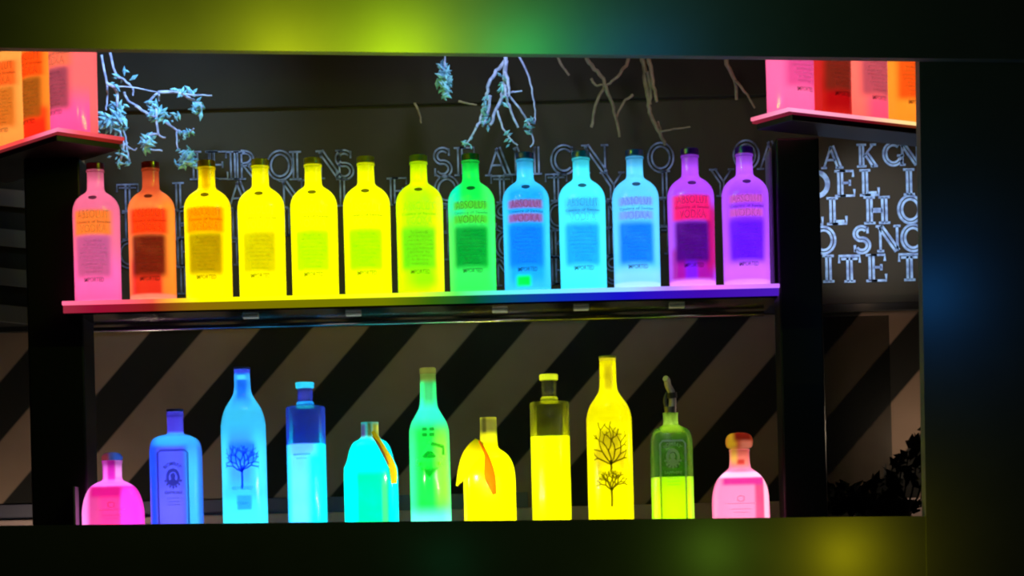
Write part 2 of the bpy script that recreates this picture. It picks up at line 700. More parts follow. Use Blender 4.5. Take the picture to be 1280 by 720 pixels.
G1 = 'glowing vodka bottles on the long lit shelf'
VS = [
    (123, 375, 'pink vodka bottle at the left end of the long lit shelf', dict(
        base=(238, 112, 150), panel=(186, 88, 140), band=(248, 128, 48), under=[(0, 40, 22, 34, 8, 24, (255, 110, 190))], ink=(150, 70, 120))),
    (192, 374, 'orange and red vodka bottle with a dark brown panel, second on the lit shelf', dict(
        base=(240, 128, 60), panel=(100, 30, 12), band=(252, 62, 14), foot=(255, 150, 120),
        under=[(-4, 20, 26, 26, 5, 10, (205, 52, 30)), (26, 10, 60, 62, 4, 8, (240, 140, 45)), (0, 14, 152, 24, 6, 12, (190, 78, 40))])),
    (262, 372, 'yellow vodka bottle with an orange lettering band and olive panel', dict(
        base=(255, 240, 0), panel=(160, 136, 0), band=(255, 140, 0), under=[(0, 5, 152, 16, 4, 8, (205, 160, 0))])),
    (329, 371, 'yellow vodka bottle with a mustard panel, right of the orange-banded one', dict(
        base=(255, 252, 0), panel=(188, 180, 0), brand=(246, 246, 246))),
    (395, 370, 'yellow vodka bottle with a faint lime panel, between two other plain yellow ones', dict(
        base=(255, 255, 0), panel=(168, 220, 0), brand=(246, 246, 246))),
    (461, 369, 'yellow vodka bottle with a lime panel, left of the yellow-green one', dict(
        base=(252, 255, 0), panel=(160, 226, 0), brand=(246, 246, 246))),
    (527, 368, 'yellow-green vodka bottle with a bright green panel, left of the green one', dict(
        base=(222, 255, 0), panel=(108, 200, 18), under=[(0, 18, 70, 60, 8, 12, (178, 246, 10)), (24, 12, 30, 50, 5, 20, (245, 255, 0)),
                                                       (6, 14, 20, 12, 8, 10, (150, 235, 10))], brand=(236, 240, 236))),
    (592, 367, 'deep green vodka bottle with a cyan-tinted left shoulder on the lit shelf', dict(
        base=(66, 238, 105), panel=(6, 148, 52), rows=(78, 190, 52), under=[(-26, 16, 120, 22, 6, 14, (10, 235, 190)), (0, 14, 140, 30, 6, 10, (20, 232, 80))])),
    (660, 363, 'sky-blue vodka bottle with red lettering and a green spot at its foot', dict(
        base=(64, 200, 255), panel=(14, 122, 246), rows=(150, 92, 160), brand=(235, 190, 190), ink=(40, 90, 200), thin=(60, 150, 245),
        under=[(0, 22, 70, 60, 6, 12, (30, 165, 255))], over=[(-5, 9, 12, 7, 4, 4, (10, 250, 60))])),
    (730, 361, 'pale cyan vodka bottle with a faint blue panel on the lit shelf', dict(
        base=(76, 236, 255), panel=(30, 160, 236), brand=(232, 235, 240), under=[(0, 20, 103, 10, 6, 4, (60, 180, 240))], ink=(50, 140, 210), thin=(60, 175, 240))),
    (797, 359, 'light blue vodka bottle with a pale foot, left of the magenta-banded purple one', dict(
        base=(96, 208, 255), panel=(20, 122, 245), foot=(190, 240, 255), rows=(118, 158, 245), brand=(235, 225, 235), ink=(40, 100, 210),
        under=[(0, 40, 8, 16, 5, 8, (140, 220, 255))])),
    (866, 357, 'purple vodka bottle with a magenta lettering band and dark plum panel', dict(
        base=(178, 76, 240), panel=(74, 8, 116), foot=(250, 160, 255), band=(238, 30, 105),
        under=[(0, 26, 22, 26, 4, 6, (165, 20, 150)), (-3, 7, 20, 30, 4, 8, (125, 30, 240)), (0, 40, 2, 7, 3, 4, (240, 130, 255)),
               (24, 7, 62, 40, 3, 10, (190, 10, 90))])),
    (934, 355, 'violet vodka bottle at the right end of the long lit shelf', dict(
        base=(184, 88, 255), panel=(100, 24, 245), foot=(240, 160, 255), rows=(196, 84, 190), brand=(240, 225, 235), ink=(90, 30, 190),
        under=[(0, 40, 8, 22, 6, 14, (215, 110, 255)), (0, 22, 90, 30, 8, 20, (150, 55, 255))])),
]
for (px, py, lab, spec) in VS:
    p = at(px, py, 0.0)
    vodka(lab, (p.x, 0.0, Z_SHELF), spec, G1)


# ================================================================== CORNER SHELVES
def corner_shelf(kpx, kpy, u, n, lu, ln, label, top_stops, dim_stops):
    K = at(kpx, kpy, -0.20)
    root = thing('corner_shelf', label, 'shelf', (0, 0, K.z))
    P = Vector((K.x, K.y))
    u, n = Vector(u).normalized(), Vector(n).normalized()
    A, B, D = P + n * ln, P + n * ln + u * lu, P + u * lu
    poly = [P, D, B, A]
    bm = bmesh.new()
    prism(bm, poly, -0.0075, 0.0, 0.0012)
    mk('lit_plate', bm, led('pink_lit_acrylic', top_stops, 1.2), root)
    c = (P + B) / 2
    bm = bmesh.new()
    prism(bm, [q_ + (c - q_) * 0.012 for q_ in poly], -0.0125, -0.0076, 0.0008)
    mk('edge_strip', bm, led('dim_red_edge', dim_stops, 0.8), root)
    bm = bmesh.new()
    prism(bm, [q_ + (c - q_) * 0.05 for q_ in poly], -0.024, -0.0126, 0.0008)
    mk('underside', bm, M_black, root)
    return K, u, n


xs = lambda px: at(px, 150, -0.15).x
KL, uL, nL = corner_shelf(72, 159, (-0.643, 0.766), (0.69, 0.726), 0.50, 0.166,
                          'lit corner shelf with a red edge at the upper left', [(xs(-120), (255, 90, 60)), (xs(20), (235, 70, 70)), (xs(72), (255, 130, 170)), (xs(100), (240, 90, 100)), (xs(150), (200, 60, 60))],
                          [(xs(-120), (120, 30, 20)), (xs(60), (140, 40, 50)), (xs(110), (170, 40, 30)), (xs(150), (120, 30, 25))])
KR, uR, nR = corner_shelf(985, 134, (0.838, 0.546), (-0.555, 0.832), 0.52, 0.118,
                          'lit corner shelf with a pink edge at the upper right', [(xs(940), (235, 110, 140)), (xs(990), (255, 160, 205)), (xs(1080), (255, 150, 170)), (xs(1130), (255, 210, 150)), (xs(1240), (255, 230, 90))],
                          [(xs(940), (150, 40, 60)), (xs(1000), (110, 20, 50)), (xs(1100), (120, 20, 30)), (xs(1240), (130, 80, 20))])
pillar(34, 104, KL.z - 0.0245, 0.0, 0.13)
pillar(975, 1029, KR.z - 0.0245, 0.0, 0.10)
GU = 'vodka bottles on the corner shelves'
rzL = math.atan2(-nL.x, nL.y) + math.radians(0)
rzR = math.atan2(-nR.x, nR.y)
rzL = math.atan2(nL.y, nL.x) - math.pi / 2
rzR = math.atan2(nR.y, nR.x) - math.pi / 2
for a, bb, lab, spec in (
    (0.066, 0.082, 'salmon-pink vodka bottle on the upper left corner shelf, nearest its tip', dict(
        base=(248, 112, 112), panel=(148, 66, 84), band=(238, 112, 80), under=[(0, 40, 14, 30, 8, 20, (255, 92, 165))], ink=(150, 60, 100))),
    (0.178, 0.082, 'orange-red vodka bottle behind the salmon-pink one on the upper left shelf', dict(
        base=(245, 140, 40), panel=(150, 84, 18), band=(248, 78, 14), under=[(0, 24, 18, 26, 4, 6, (255, 48, 20))])),
    (0.292, 0.082, 'orange vodka bottle cut by the left picture edge on the corner shelf', dict(
        base=(255, 165, 70), panel=(200, 110, 30), band=(250, 100, 30)))):
    q2 = Vector((KL.x, KL.y)) + uL * a + nL * bb
    vodka(lab, (q2.x, q2.y, KL.z), spec, GU, rzL)
for a, bb, lab, spec in (
    (0.058, 0.060, 'hot pink vodka bottle on the upper right corner shelf, nearest its tip', dict(
        base=(255, 112, 172), panel=(214, 76, 142), band=(240, 90, 120), ink=(170, 50, 115))),
    (0.158, 0.060, 'dark red vodka bottle on the upper right corner shelf', dict(
        base=(190, 34, 24), panel=(112, 34, 20), band=(200, 40, 24), under=[(0, 22, 26, 20, 6, 10, (160, 10, 14))])),
    (0.258, 0.060, 'coral vodka bottle with a dusky panel on the upper right corner shelf', dict(
        base=(250, 118, 104), panel=(172, 76, 90), band=(240, 110, 80), under=[(8, 24, 10, 20, 8, 10, (240, 85, 125))])),
    (0.358, 0.060, 'orange vodka bottle against the dark wall on the upper right shelf', dict(
        base=(250, 150, 40), panel=(228, 84, 18), band=(245, 110, 20)))):
    q2 = Vector((KR.x, KR.y)) + uR * a + nR * bb
    vodka(lab, (q2.x, q2.y, KR.z), spec, GU, rzR)

# ================================================================== LOWER ROW
G2 = 'glowing bottles along the counter'
GLOW_B = bpy.data.lights.new('counter_glow_fill', 'POINT')  # added inside the lower bottles in the same way
GLOW_B.energy = 0.056
GLOW_B.shadow_soft_size = 0.022
GLOW_S = bpy.data.lights.new('small_glow_fill', 'POINT')
GLOW_S.energy = 0.010
GLOW_S.shadow_soft_size = 0.0
GLOW_C = bpy.data.lights.new('liquor_glow_fill', 'POINT')
GLOW_C.energy = 0.085
GLOW_C.shadow_soft_size = 0.022


def foot(px):
    return 683.0 - (px - 640.0) * 0.0246


def lower(name, label, px, cat='bottle', dy=0.0):
    p = at(px, foot(px), 0.0)
    return thing(name, label, cat, (p.x, dy, Z_BASE), 0.0, G2)


def prof(px, pts, sm=3, off=0.0):
    """pts (photo y, half width) from the foot upward -> (z, r) metres, smoothed"""
    f = foot(px)
    P = [((f - y) / S, max(0.2, r - off) / S) for y, r in pts]
    return catmull(P, sm)


def bottle_body(name, px, pts, mat, root, p=2.0, aspect=1.0, sm=3, off=0.0, seg=48):
    bm = bmesh.new()
    loft(bm, prof(px, pts, sm, off), p, aspect, seg)
    return mk(name, bm, mat, root, smooth=True)


def sq(px, pts, p0=5.0, p1=2.0, asp0=1.0, rs=16.0, sm=3):
    """square body that turns round at the neck: section exponent and aspect follow the radius"""
    out = []
    for z, r in prof(px, pts, sm):
        k = min(1.0, max(0.0, (r * S - rs) / 8.0))
        out.append((z, r, 1.0 + (asp0 - 1.0) * k, p1 + (p0 - p1) * k))
    return out


def disc(bm, x, z, rx, rz, n=28, t=0.0, inner=0.0):
    """flat ellipse or elliptical ring"""
    o = [bm.verts.new((x + rx * math.cos(2 * math.pi * i / n), 0, z + rz * math.sin(2 * math.pi * i / n))) for i in range(n)]
    if inner:
        q = [bm.verts.new((x + rx * inner * math.cos(2 * math.pi * i / n), 0, z + rz * inner * math.sin(2 * math.pi * i / n)))
             for i in range(n)]
        for i in range(n):
            j = (i + 1) % n
            bm.faces.new((o[i], o[j], q[j], q[i]))
    else:
        bm.faces.new(o)


# ---- (1) and (11) squat tequila bottles with round stoppers
def tequila(px, label, body_pts, stopper_pts, colour, masks, stop_col, stop_masks, neck_glow_fill=True):
    root = lower('tequila_bottle', label, px)
    f = foot(px)
    bm = bmesh.new()
    loft(bm, sq(px, body_pts, 4.5, 2.0, 0.72, 14.0))
    mk('glass_body', bm, frosted('lit_tequila_glass', colour, masks), root, smooth=True)
    bm = bmesh.new()
    loft(bm, prof(px, stopper_pts, 3), seg=32)
    mk('stopper', bm, frosted('stopper_glass', stop_col, stop_masks), root, smooth=True)
    for z in (0.02, 0.06, 0.10):
        for x in (-0.022, 0.022):
            o = add_glow(root, GLOW_B, z, x)
    add_glow(root, GLOW_S, (f - 592) / S if px < 500 else (f - 578) / S)
    add_glow(root, GLOW_S, ((f - 570) / S) if px < 500 else (f - 552) / S)
    return root


r1 = tequila(143, 'squat magenta tequila bottle at the left end of the counter',
             [(695, 33), (693, 36), (688, 37.5), (650, 37.5), (636, 37), (624, 34.5), (615, 31), (609, 27), (605, 22), (602, 16),
              (600, 13), (596, 12), (590, 12), (582, 12), (579, 12.5), (576, 13)],
             [(576, 10), (575.5, 12.5), (572, 13.2), (569, 12), (566.5, 9), (565.5, 4)],
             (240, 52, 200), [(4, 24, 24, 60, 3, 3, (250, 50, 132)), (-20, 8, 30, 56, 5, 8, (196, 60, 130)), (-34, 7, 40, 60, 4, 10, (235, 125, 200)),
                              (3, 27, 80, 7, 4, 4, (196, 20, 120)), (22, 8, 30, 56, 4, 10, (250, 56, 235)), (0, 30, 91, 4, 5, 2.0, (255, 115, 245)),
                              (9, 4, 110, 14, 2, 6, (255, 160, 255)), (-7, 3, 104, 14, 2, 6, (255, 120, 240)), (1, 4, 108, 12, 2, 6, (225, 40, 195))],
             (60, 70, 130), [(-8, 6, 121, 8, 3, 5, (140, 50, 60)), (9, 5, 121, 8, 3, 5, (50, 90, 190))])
r11 = tequila(927, 'squat rose-pink tequila bottle with an orange stopper at the counter\'s right end',
              [(676, 31), (674, 33.5), (668, 35), (630, 35), (616, 34), (606, 31.5), (598, 27.5), (592, 22), (588, 17), (585, 14), (581, 13),
               (576, 12.6), (566, 12.5), (563, 13), (562, 13)],
              [(562, 10), (561, 12), (559, 15.5), (555, 17), (550, 17), (545, 15), (542, 11), (541, 5)],
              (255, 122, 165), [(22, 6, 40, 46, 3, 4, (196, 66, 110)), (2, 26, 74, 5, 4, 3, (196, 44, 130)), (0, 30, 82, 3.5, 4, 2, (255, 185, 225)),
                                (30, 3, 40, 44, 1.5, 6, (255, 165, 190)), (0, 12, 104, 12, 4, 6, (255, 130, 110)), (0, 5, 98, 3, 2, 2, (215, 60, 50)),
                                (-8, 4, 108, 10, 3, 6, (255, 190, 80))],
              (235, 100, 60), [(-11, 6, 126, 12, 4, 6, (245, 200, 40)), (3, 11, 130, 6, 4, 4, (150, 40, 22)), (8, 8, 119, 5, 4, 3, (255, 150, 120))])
for root, px, x0, yy, w in ((r1, 143, 2, 636, 34), (r11, 927, -2, 628, 38)):
    bm = bmesh.new()
    f = foot(px)
    for (a_, y_) in ((0.98, yy + 2), (0.7, yy + 9), (0.5, yy + 13)):
        ribbon(bm, [(-w * a_ / 2 / S, (f - y_) / S), (w * a_ / 2 / S, (f - y_) / S)], 0.9 / S)
    disc(bm, 0, (f - yy + 4) / S, 5 / S, 4 / S, inner=0.7)
    lay(bm, 36.8 * 0.72 / S if px < 500 else 34.6 * 0.72 / S, 0, x=x0 / S)
    mk('label_print', bm, ink('tequila_ink', (225, 190, 205)), root)


# ---- (2) and (10) square gin bottles with an arched label
def gin(px, label, pts, colour, masks, w, ytop, glass=None, liquid=None, level=None):
    root = lower('gin_bottle', label, px)
    f = foot(px)
    bm = bmesh.new()
    loft(bm, sq(px, pts, 5.0, 2.0, 1.0, 13.0))
    if glass:
        mk('glass_body', bm, glass, root, smooth=True)
        bm = bmesh.new()
        loft(bm, [(0.004, (w - 2.5) / S), ((f - level) / S, (w - 2.5) / S)], p=5.0)
        mk('liquor', bm, liquid, root, smooth=True)
    else:
        mk('glass_body', bm, frosted('lit_gin_glass', colour, masks), root, smooth=True)
    return root, f


def gin_label(root, f, w, yt, y_mid, c1, dark):
    """framed panel: outline, arched title, oval portrait, rule and small lines"""
    y = w / S
    hw = (w * 0.60) / S
    bm = bmesh.new()
    zt, zb_ = (f - yt) / S, 0.012
    ribbon(bm, [(-hw, zb_), (-hw, zt), (-hw * 0.8, zt + 0.006), (hw * 0.8, zt + 0.006), (hw, zt), (hw, zb_)], 2.4 / S)
    lay(bm, y, 0)
    fr_ = mk('label_frame', bm, ink('gin_frame', (150, 150, 190)), root)
    bm = bmesh.new()
    cz = (f - y_mid) / S
    disc(bm, 0, cz, 8.5 / S, 11 / S, inner=0.62)
    disc(bm, 0, cz + 1.5 / S, 3.0 / S, 4.2 / S)
    disc(bm, 0, cz - 4.5 / S, 4.2 / S, 2.6 / S)
    for i in range(7):                       # wreath leaves round the portrait
        a = math.radians(200 + 140 * i / 6)
        disc(bm, 10 / S * math.cos(a), cz + 12.5 / S * math.sin(a), 1.6 / S, 1.6 / S, 8)
    ar = text_bm('BOMBAY', 4.6 / S, 24 / S, bold=0.03)
    for v in ar.verts:
        a = v.co.x / (13 / S)
        r_ = 13 / S + v.co.z
        v.co = Vector((r_ * math.sin(a), 0, cz + 4 / S + r_ * math.cos(a)))
    join(bm, ar)
    tx = text_bm('SAPPHIRE', 3.6 / S, 22 / S, bold=0.03)
    for v in tx.verts:
        v.co.z += cz - 19 / S
    join(bm, tx)
    for k in (26, 30, 34):
        ribbon(bm, [(-8 / S, cz - k / S), (8 / S, cz - k / S)], 0.7 / S)
    lay(bm, y, 0)
    mk('label_print', bm, ink('gin_ink', (150, 150, 165)), fr_)


root, f = gin(223, 'square royal-blue gin bottle with a framed oval label',
              [(693, 28), (691, 30), (686, 31), (640, 31), (575, 31), (562, 30.5), (554, 29), (549, 26), (546, 21), (544, 15), (542.5, 11), (540, 10.2),
               (530, 10), (522, 10), (520, 10.6), (516, 10.6), (515, 10)],
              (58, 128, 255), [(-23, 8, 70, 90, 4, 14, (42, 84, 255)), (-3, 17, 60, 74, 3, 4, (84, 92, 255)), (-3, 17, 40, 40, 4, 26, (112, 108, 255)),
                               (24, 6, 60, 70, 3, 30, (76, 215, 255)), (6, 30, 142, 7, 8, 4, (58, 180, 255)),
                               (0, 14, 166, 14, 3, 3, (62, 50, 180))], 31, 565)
gin_label(root, f, 31, 568, 598, (46, 50, 190), (44, 60, 215))
bm = bmesh.new()
loft(bm, [((f - 514.8) / S, 10.6 / S), ((f - 512) / S, 10.8 / S), ((f - 511.5) / S, 10 / S)], seg=28)
mk('cap', bm, pbr('blue_cap', (40, 40, 130), 0.4), root, smooth=True)
for z in (0.025, 0.075, 0.125, 0.175, 0.215):
    add_glow(root, GLOW_B, z)
add_glow(root, GLOW_S, 0.255)
add_glow(root, GLOW_S, 0.28)

pts10 = [(678, 23), (676, 25), (671, 26), (620, 26), (560, 26), (550, 25.5), (542, 23.5), (537, 20), (534, 15), (532, 11), (530, 9.5), (524, 9.2), (518, 9.5), (516, 9.8)]
root, f = gin(842, 'square lime-green gin bottle, half full, with a metal pouring spout', pts10, None, None, 26, 556,
              glass=frosted('green_gin_glass', (74, 140, 26), [(0, 14, 150, 14, 4, 8, (190, 235, 80)), (-22, 4, 120, 50, 2, 10, (96, 150, 60)), (23, 4, 120, 50, 2, 10, (110, 150, 80)), (0, 40, 40, 41, 5, 1, (225, 250, 110))], clear=0.45),
              liquid=frosted('green_gin_liquor', (206, 250, 16), [(0, 15, 40, 44, 2.5, 4, (172, 236, 6)), (-23, 3, 40, 50, 2, 6, (205, 255, 60)), (23, 3, 40, 50, 2, 6, (205, 255, 60))]),
              level=597)
gin_label(root, f, 26, 556, 573, (52, 96, 14), (66, 128, 16))
bm = bmesh.new()
tube(bm, catmull([(0.004, 0, 0.012), (0.005, 0, 0.026), (0.003, -0.002, 0.042), (-0.004, -0.006, 0.056), (-0.006, -0.012, 0.066), (-0.010, -0.02, 0.070)], 5), 0.0085, 0.0062, 14)
sp = mk('pouring_spout', bm, pbr('spout_steel', (170, 160, 150), 0.45, 0.3), root, smooth=True)
sp.location = (0, 0, (f - 515.8) / S)
sp['label'] = 'curved grey metal pouring spout'
bm = bmesh.new()
tube(bm, [(0, 0, 0), (0, 0, 0.012)], 0.0120, 0.0130, 20)
mk('stopper', bm, pbr('spout_collar', (110, 105, 100), 0.35, 0.7), sp, smooth=True)
bm = bmesh.new()
tube(bm, catmull([(-0.008, 0, 0.012), (-0.0105, 0, 0.022), (-0.009, 0, 0.034), (-0.004, 0, 0.044)], 4), 0.0042, 0.003, 10)
mk('air_pipe', bm, pbr('spout_dark', (90, 86, 80), 0.45, 0.3), sp, smooth=True)
bm = bmesh.new()
tube(bm, [(0.0045, 0, 0.030), (0.0035, -0.001, 0.042)], 0.0105, 0.0105, 16)
mk('band', bm, pbr('spout_rubber', (24, 23, 22), 0.6), sp, smooth=True)
for z in (0.02, 0.06, 0.10):
    add_glow(root, GLOW_C, z)
add_glow(root, GLOW_S, 0.165)
add_glow(root, GLOW_S, 0.20)
add_glow(root, GLOW_S, 0.245)


# ---- (3) and (9) tall round bottles printed with a leafless tree
def tree_print(root, px, r, trees, mat, seed):
    """bare branching trees: (foot y, height, half spread, depth)"""
    rnd = random.Random(seed)
    bm = bmesh.new()
    f = foot(px)

    def grow(x, z, a, L, wd, d):
        x2, z2 = x + L * math.sin(a), z + L * math.cos(a)
        ribbon(bm, [(x, z), ((x + x2) / 2 + rnd.uniform(-.1, .1) * L, (z + z2) / 2), (x2, z2)], wd)
        if d:
            for s_ in (-1, 1):
                grow(x2, z2, a + s_ * rnd.uniform(.3, .8), L * rnd.uniform(.62, .85), wd * 0.8, d - 1)
    for (yf, h, sp, trunk, d) in trees:
        z0 = (f - yf) / S
        hh = h / S
        ribbon(bm, [(0, z0), (0.0006, z0 + hh * trunk * 0.5), (0, z0 + hh * (trunk + 0.1))], 2.6 / S)
        for a in (-1.1, -0.6, -0.15, 0.3, 0.75, 1.2):
            grow(0, z0 + hh * trunk * rnd.uniform(0.8, 1.2), a * sp, hh * (1 - trunk) * 0.40, 1.9 / S, d)
    lim = 22.5 / S
    for v in bm.verts:
        v.co.x = max(-lim, min(lim, v.co.x))
    wrap(bm, r / S, 0)
    return mk('tree_print', bm, mat, root)


def tall(px, label, pts, colour, masks, r):
    root = lower('liquor_bottle', label, px)
    bottle_body('glass_body', px, pts, frosted('lit_tall_glass', colour, masks), root)
    f = foot(px)
    for z in (0.02, 0.062, 0.104, 0.146, 0.188, 0.228):
        add_glow(root, GLOW_B, z)
    for z in (0.29, 0.33, 0.365):
        add_glow(root, GLOW_N, z)
    return root, f


root, f = tall(308, 'tall sky-blue liquor bottle printed with a bare tree',
               [(691, 25), (689, 27), (685, 28), (600, 28), (540, 28), (530, 27.6), (521, 26), (512, 23), (504, 18.5), (498, 14.5), (492, 11.6), (485, 10.4),
                (474, 10), (466, 9.8), (464, 10), (462, 10)],
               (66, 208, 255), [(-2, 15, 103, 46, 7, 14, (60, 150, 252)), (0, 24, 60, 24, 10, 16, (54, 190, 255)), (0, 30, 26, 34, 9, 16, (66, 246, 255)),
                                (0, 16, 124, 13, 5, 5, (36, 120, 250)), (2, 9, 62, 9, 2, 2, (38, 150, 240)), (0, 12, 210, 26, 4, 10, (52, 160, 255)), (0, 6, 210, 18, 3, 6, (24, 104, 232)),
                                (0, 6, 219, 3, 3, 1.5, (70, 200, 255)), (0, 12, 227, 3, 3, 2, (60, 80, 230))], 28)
tree_print(root, 308, 28, [(612, 56, 0.9, 0.42, 3)], ink('blue_tree_ink', (70, 110, 225)), 4)
bm = text_bm('BELVEDERE', 4.5 / S, 26 / S, bold=0.02)
wrap(bm, 28 / S, (f - 611) / S)
mk('brand_lettering', bm, ink('blue_brand_ink', (170, 190, 235)), root)
bm = text_bm('VODKA', 3.5 / S, 14 / S, bold=0.02)
wrap(bm, 28 / S, (f - 630) / S)
mk('kind_lettering', bm, ink('blue_brand_ink', (170, 190, 235)), root)
bm = bmesh.new()
loft(bm, [((f - 461.8) / S, 10.4 / S), ((f - 459.5) / S, 10.4 / S), ((f - 459) / S, 9.6 / S)], seg=28)
mk('cap', bm, pbr('blue_foil', (50, 60, 190), 0.4), root, smooth=True)

root, f = tall(765, 'tall bright yellow liquor bottle printed with a bare rooted tree',
               [(680, 25), (678, 27), (674, 28.3), (600, 28.3), (530, 28.3), (521, 27.8), (513, 26), (505, 22.5), (498, 17.5), (492, 13.5), (487, 11.4), (480, 10.6),
                (465, 10.3), (452, 10.2), (450, 10.4), (448, 10.4)],
               (255, 246, 0), [(-1, 14, 128, 12, 6, 8, (176, 160, 10)), (-1, 19, 104, 14, 5, 6, (190, 170, 10)), (0, 14, 78, 22, 6, 12, (236, 222, 0)), (0, 5, 208, 16, 3, 6, (196, 180, 10)), (0, 12, 232, 3, 3, 2, (235, 225, 40))], 28.3)
tree_print(root, 765, 28.3, [(590, 54, 1.0, 0.15, 3), (634, 42, 0.75, 0.45, 3)], ink('olive_tree_ink', (120, 110, 40)), 11)
bm = text_bm('BELVEDERE', 5.5 / S, 34 / S, bold=0.03)
wrap(bm, 28.3 / S, (f - 592) / S)
mk('brand_lettering', bm, ink('olive_brand_ink', (225, 220, 180)), root)
bm = bmesh.new()
loft(bm, [((f - 447.8) / S, 10.8 / S), ((f - 445.6) / S, 10.8 / S), ((f - 445.2) / S, 10 / S)], seg=28)
mk('cap', bm, pbr('yellow_foil', (200, 190, 40), 0.4), root, smooth=True)


# ---- (4) and (8) straight cylinders with a flat shoulder, clear above the liquor
def cylinder(px, label, y_sh, r, y_level, y_neck, glass_c, liq, neck_c, flange_c, gm=()):
    root = lower('liquor_bottle', label, px)
    f = foot(px)
    Z = lambda y: (f - y) / S
    bm = bmesh.new()
    loft(bm, [(0.0, (r - 1.5) / S), (0.0025, r / S), (Z(y_sh + 1.5), r / S), (Z(y_sh), (r - 0.8) / S), (Z(y_sh - 0.8), (r - 2.5) / S), (Z(y_sh - 2.4), 11.5 / S),
              (Z(y_sh - 4), 9.8 / S), (Z(y_sh - 6), 9.4 / S), (Z(y_neck + 8), 9.4 / S)])
    mk('glass_body', bm, frosted('clear_cylinder_glass', glass_c, gm, clear=0.5), root, smooth=True)
    bm = bmesh.new()
    loft(bm, [(0.006, (r - 2) / S), (Z(y_level), (r - 1.2) / S)])
    mk('liquor', bm, liq, root, smooth=True)
    bm = bmesh.new()
    loft(bm, [(Z(y_sh - 3.5), 11 / S), (Z(y_sh - 5.0), 11 / S), (Z(y_sh - 7), 9.6 / S)], seg=32)
    mk('collar', bm, frosted('lit_collar', flange_c), root, smooth=True)
    bm = bmesh.new()
    loft(bm, [(Z(y_neck + 7.9), 9.8 / S), (Z(y_neck + 7), 11.6 / S), (Z(y_neck + 1), 11.9 / S), (Z(y_neck), 11 / S)], seg=32)
    mk('stopper', bm, frosted('lit_stopper', flange_c), root, smooth=True)
    top = (f - y_level) / S
    n = 4
    for i in range(n):
        add_glow(root, GLOW_C, 0.022 + (top - 0.04) * i / (n - 1))
    add_glow(root, GLOW_S, Z((y_sh + y_level) / 2))
    add_glow(root, GLOW_S, Z(y_sh - 4))
    add_glow(root, GLOW_S, Z(y_sh - 14))
    add_glow(root, GLOW_S, Z(y_neck + 4))
    return root, f


root, f = cylinder(386, 'straight blue liquor bottle with clear indigo top and cyan liquor', 509, 24.5, 555, 478, (52, 66, 200),
                   frosted('cyan_liquor', (10, 246, 255), [(-8, 12, 70, 80, 6, 10, (96, 190, 255)), (-22, 4, 70, 90, 3, 10, (50, 200, 255)), (-3, 16, 130, 10, 6, 6, (92, 160, 250))]),
                   None, (60, 220, 255), [(-22, 3, 155, 26, 1.5, 4, (90, 96, 235)), (12, 8, 155, 24, 4, 4, (84, 84, 200)), (23, 3, 155, 26, 1.5, 4, (100, 110, 235)), (0, 40, 60, 73, 5, 1, (225, 250, 255))])
bm = bmesh.new()
ribbon(bm, [(-12 / S, (f - 569) / S), (10 / S, (f - 569) / S)], 2.0 / S)
ribbon(bm, [(-8 / S, (f - 574) / S), (6 / S, (f - 574) / S)], 1.0 / S)
wrap(bm, 24.6 / S, 0, x=-3 / S)
mk('label_print', bm, ink('cyan_ink', (170, 190, 235)), root)

root, f = cylinder(691, 'straight yellow liquor bottle with an empty smoky top', 503, 24.5, 546, 468, (80, 82, 28),
                   frosted('yellow_liquor', (248, 255, 0), [(0, 13, 124, 12, 4, 4, (176, 196, 10)), (0, 9, 118, 16, 3, 5, (205, 220, 0))]),
                   None, (225, 235, 40), [(-22.5, 3, 155, 26, 1.5, 4, (170, 170, 70)), (22.5, 3, 155, 26, 1.5, 4, (150, 150, 60)), (0, 40, 60, 76, 5, 1, (250, 255, 120))])
bm = bmesh.new()
ribbon(bm, [(-11 / S, (f - 560) / S), (11 / S, (f - 560) / S)], 1.8 / S)
ribbon(bm, [(-7 / S, (f - 566) / S), (7 / S, (f - 566) / S)], 1.2 / S)
wrap(bm, 24.6 / S, 0)
mk('label_print', bm, ink('lime_ink', (220, 225, 200)), root)

# ---- (6) green bottle with a diamond label
px = 540
root = lower('liquor_bottle', 'tall green liquor bottle with a diamond-shaped label', px)
bottle_body('glass_body', px, [(685, 22.5), (683, 24.5), (679, 25.5), (600, 25.3), (545, 25), (536, 24.3), (528, 22), (521, 18), (515, 14.5), (510, 12), (504, 10.8), (495, 10.2),
                               (480, 10), (472, 9.8), (468, 9.8)],
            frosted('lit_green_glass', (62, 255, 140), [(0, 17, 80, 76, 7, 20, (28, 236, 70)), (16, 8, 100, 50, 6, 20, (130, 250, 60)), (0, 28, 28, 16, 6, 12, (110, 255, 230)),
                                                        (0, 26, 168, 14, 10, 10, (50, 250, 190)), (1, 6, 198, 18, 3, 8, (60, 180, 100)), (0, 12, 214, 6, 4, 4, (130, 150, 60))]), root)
f = foot(px)
R = 25.2 / S
bm = bmesh.new()
zc = (f - 578) / S
dm = [(0, zc + 25 / S), (17 / S, zc + 2 / S), (17 / S, zc - 3 / S), (0, zc - 22 / S), (-17 / S, zc - 3 / S), (-17 / S, zc + 2 / S), (0, zc + 25 / S)]
ribbon(bm, dm, 2.0 / S)
wrap(bm, R, 0)
mk('label_frame', bm, ink('pale_green_ink', (245, 250, 245)), root)
bm = bmesh.new()
vs = [bm.verts.new((x / S, 0, zc + z / S)) for x, z in ((-9, 6), (-2, 13), (4, 12), (9, 6), (5, 4), (-5, 4))]
bm.faces.new(vs)
vs = [bm.verts.new((x / S, 0, zc + z / S)) for x, z in ((-12, -8), (12, -8), (0, -20))]
bm.faces.new(vs)
ribbon(bm, [(3 / S, zc + 22 / S), (19 / S, zc + 18 / S), (19 / S, zc + 8 / S)], 4.5 / S)
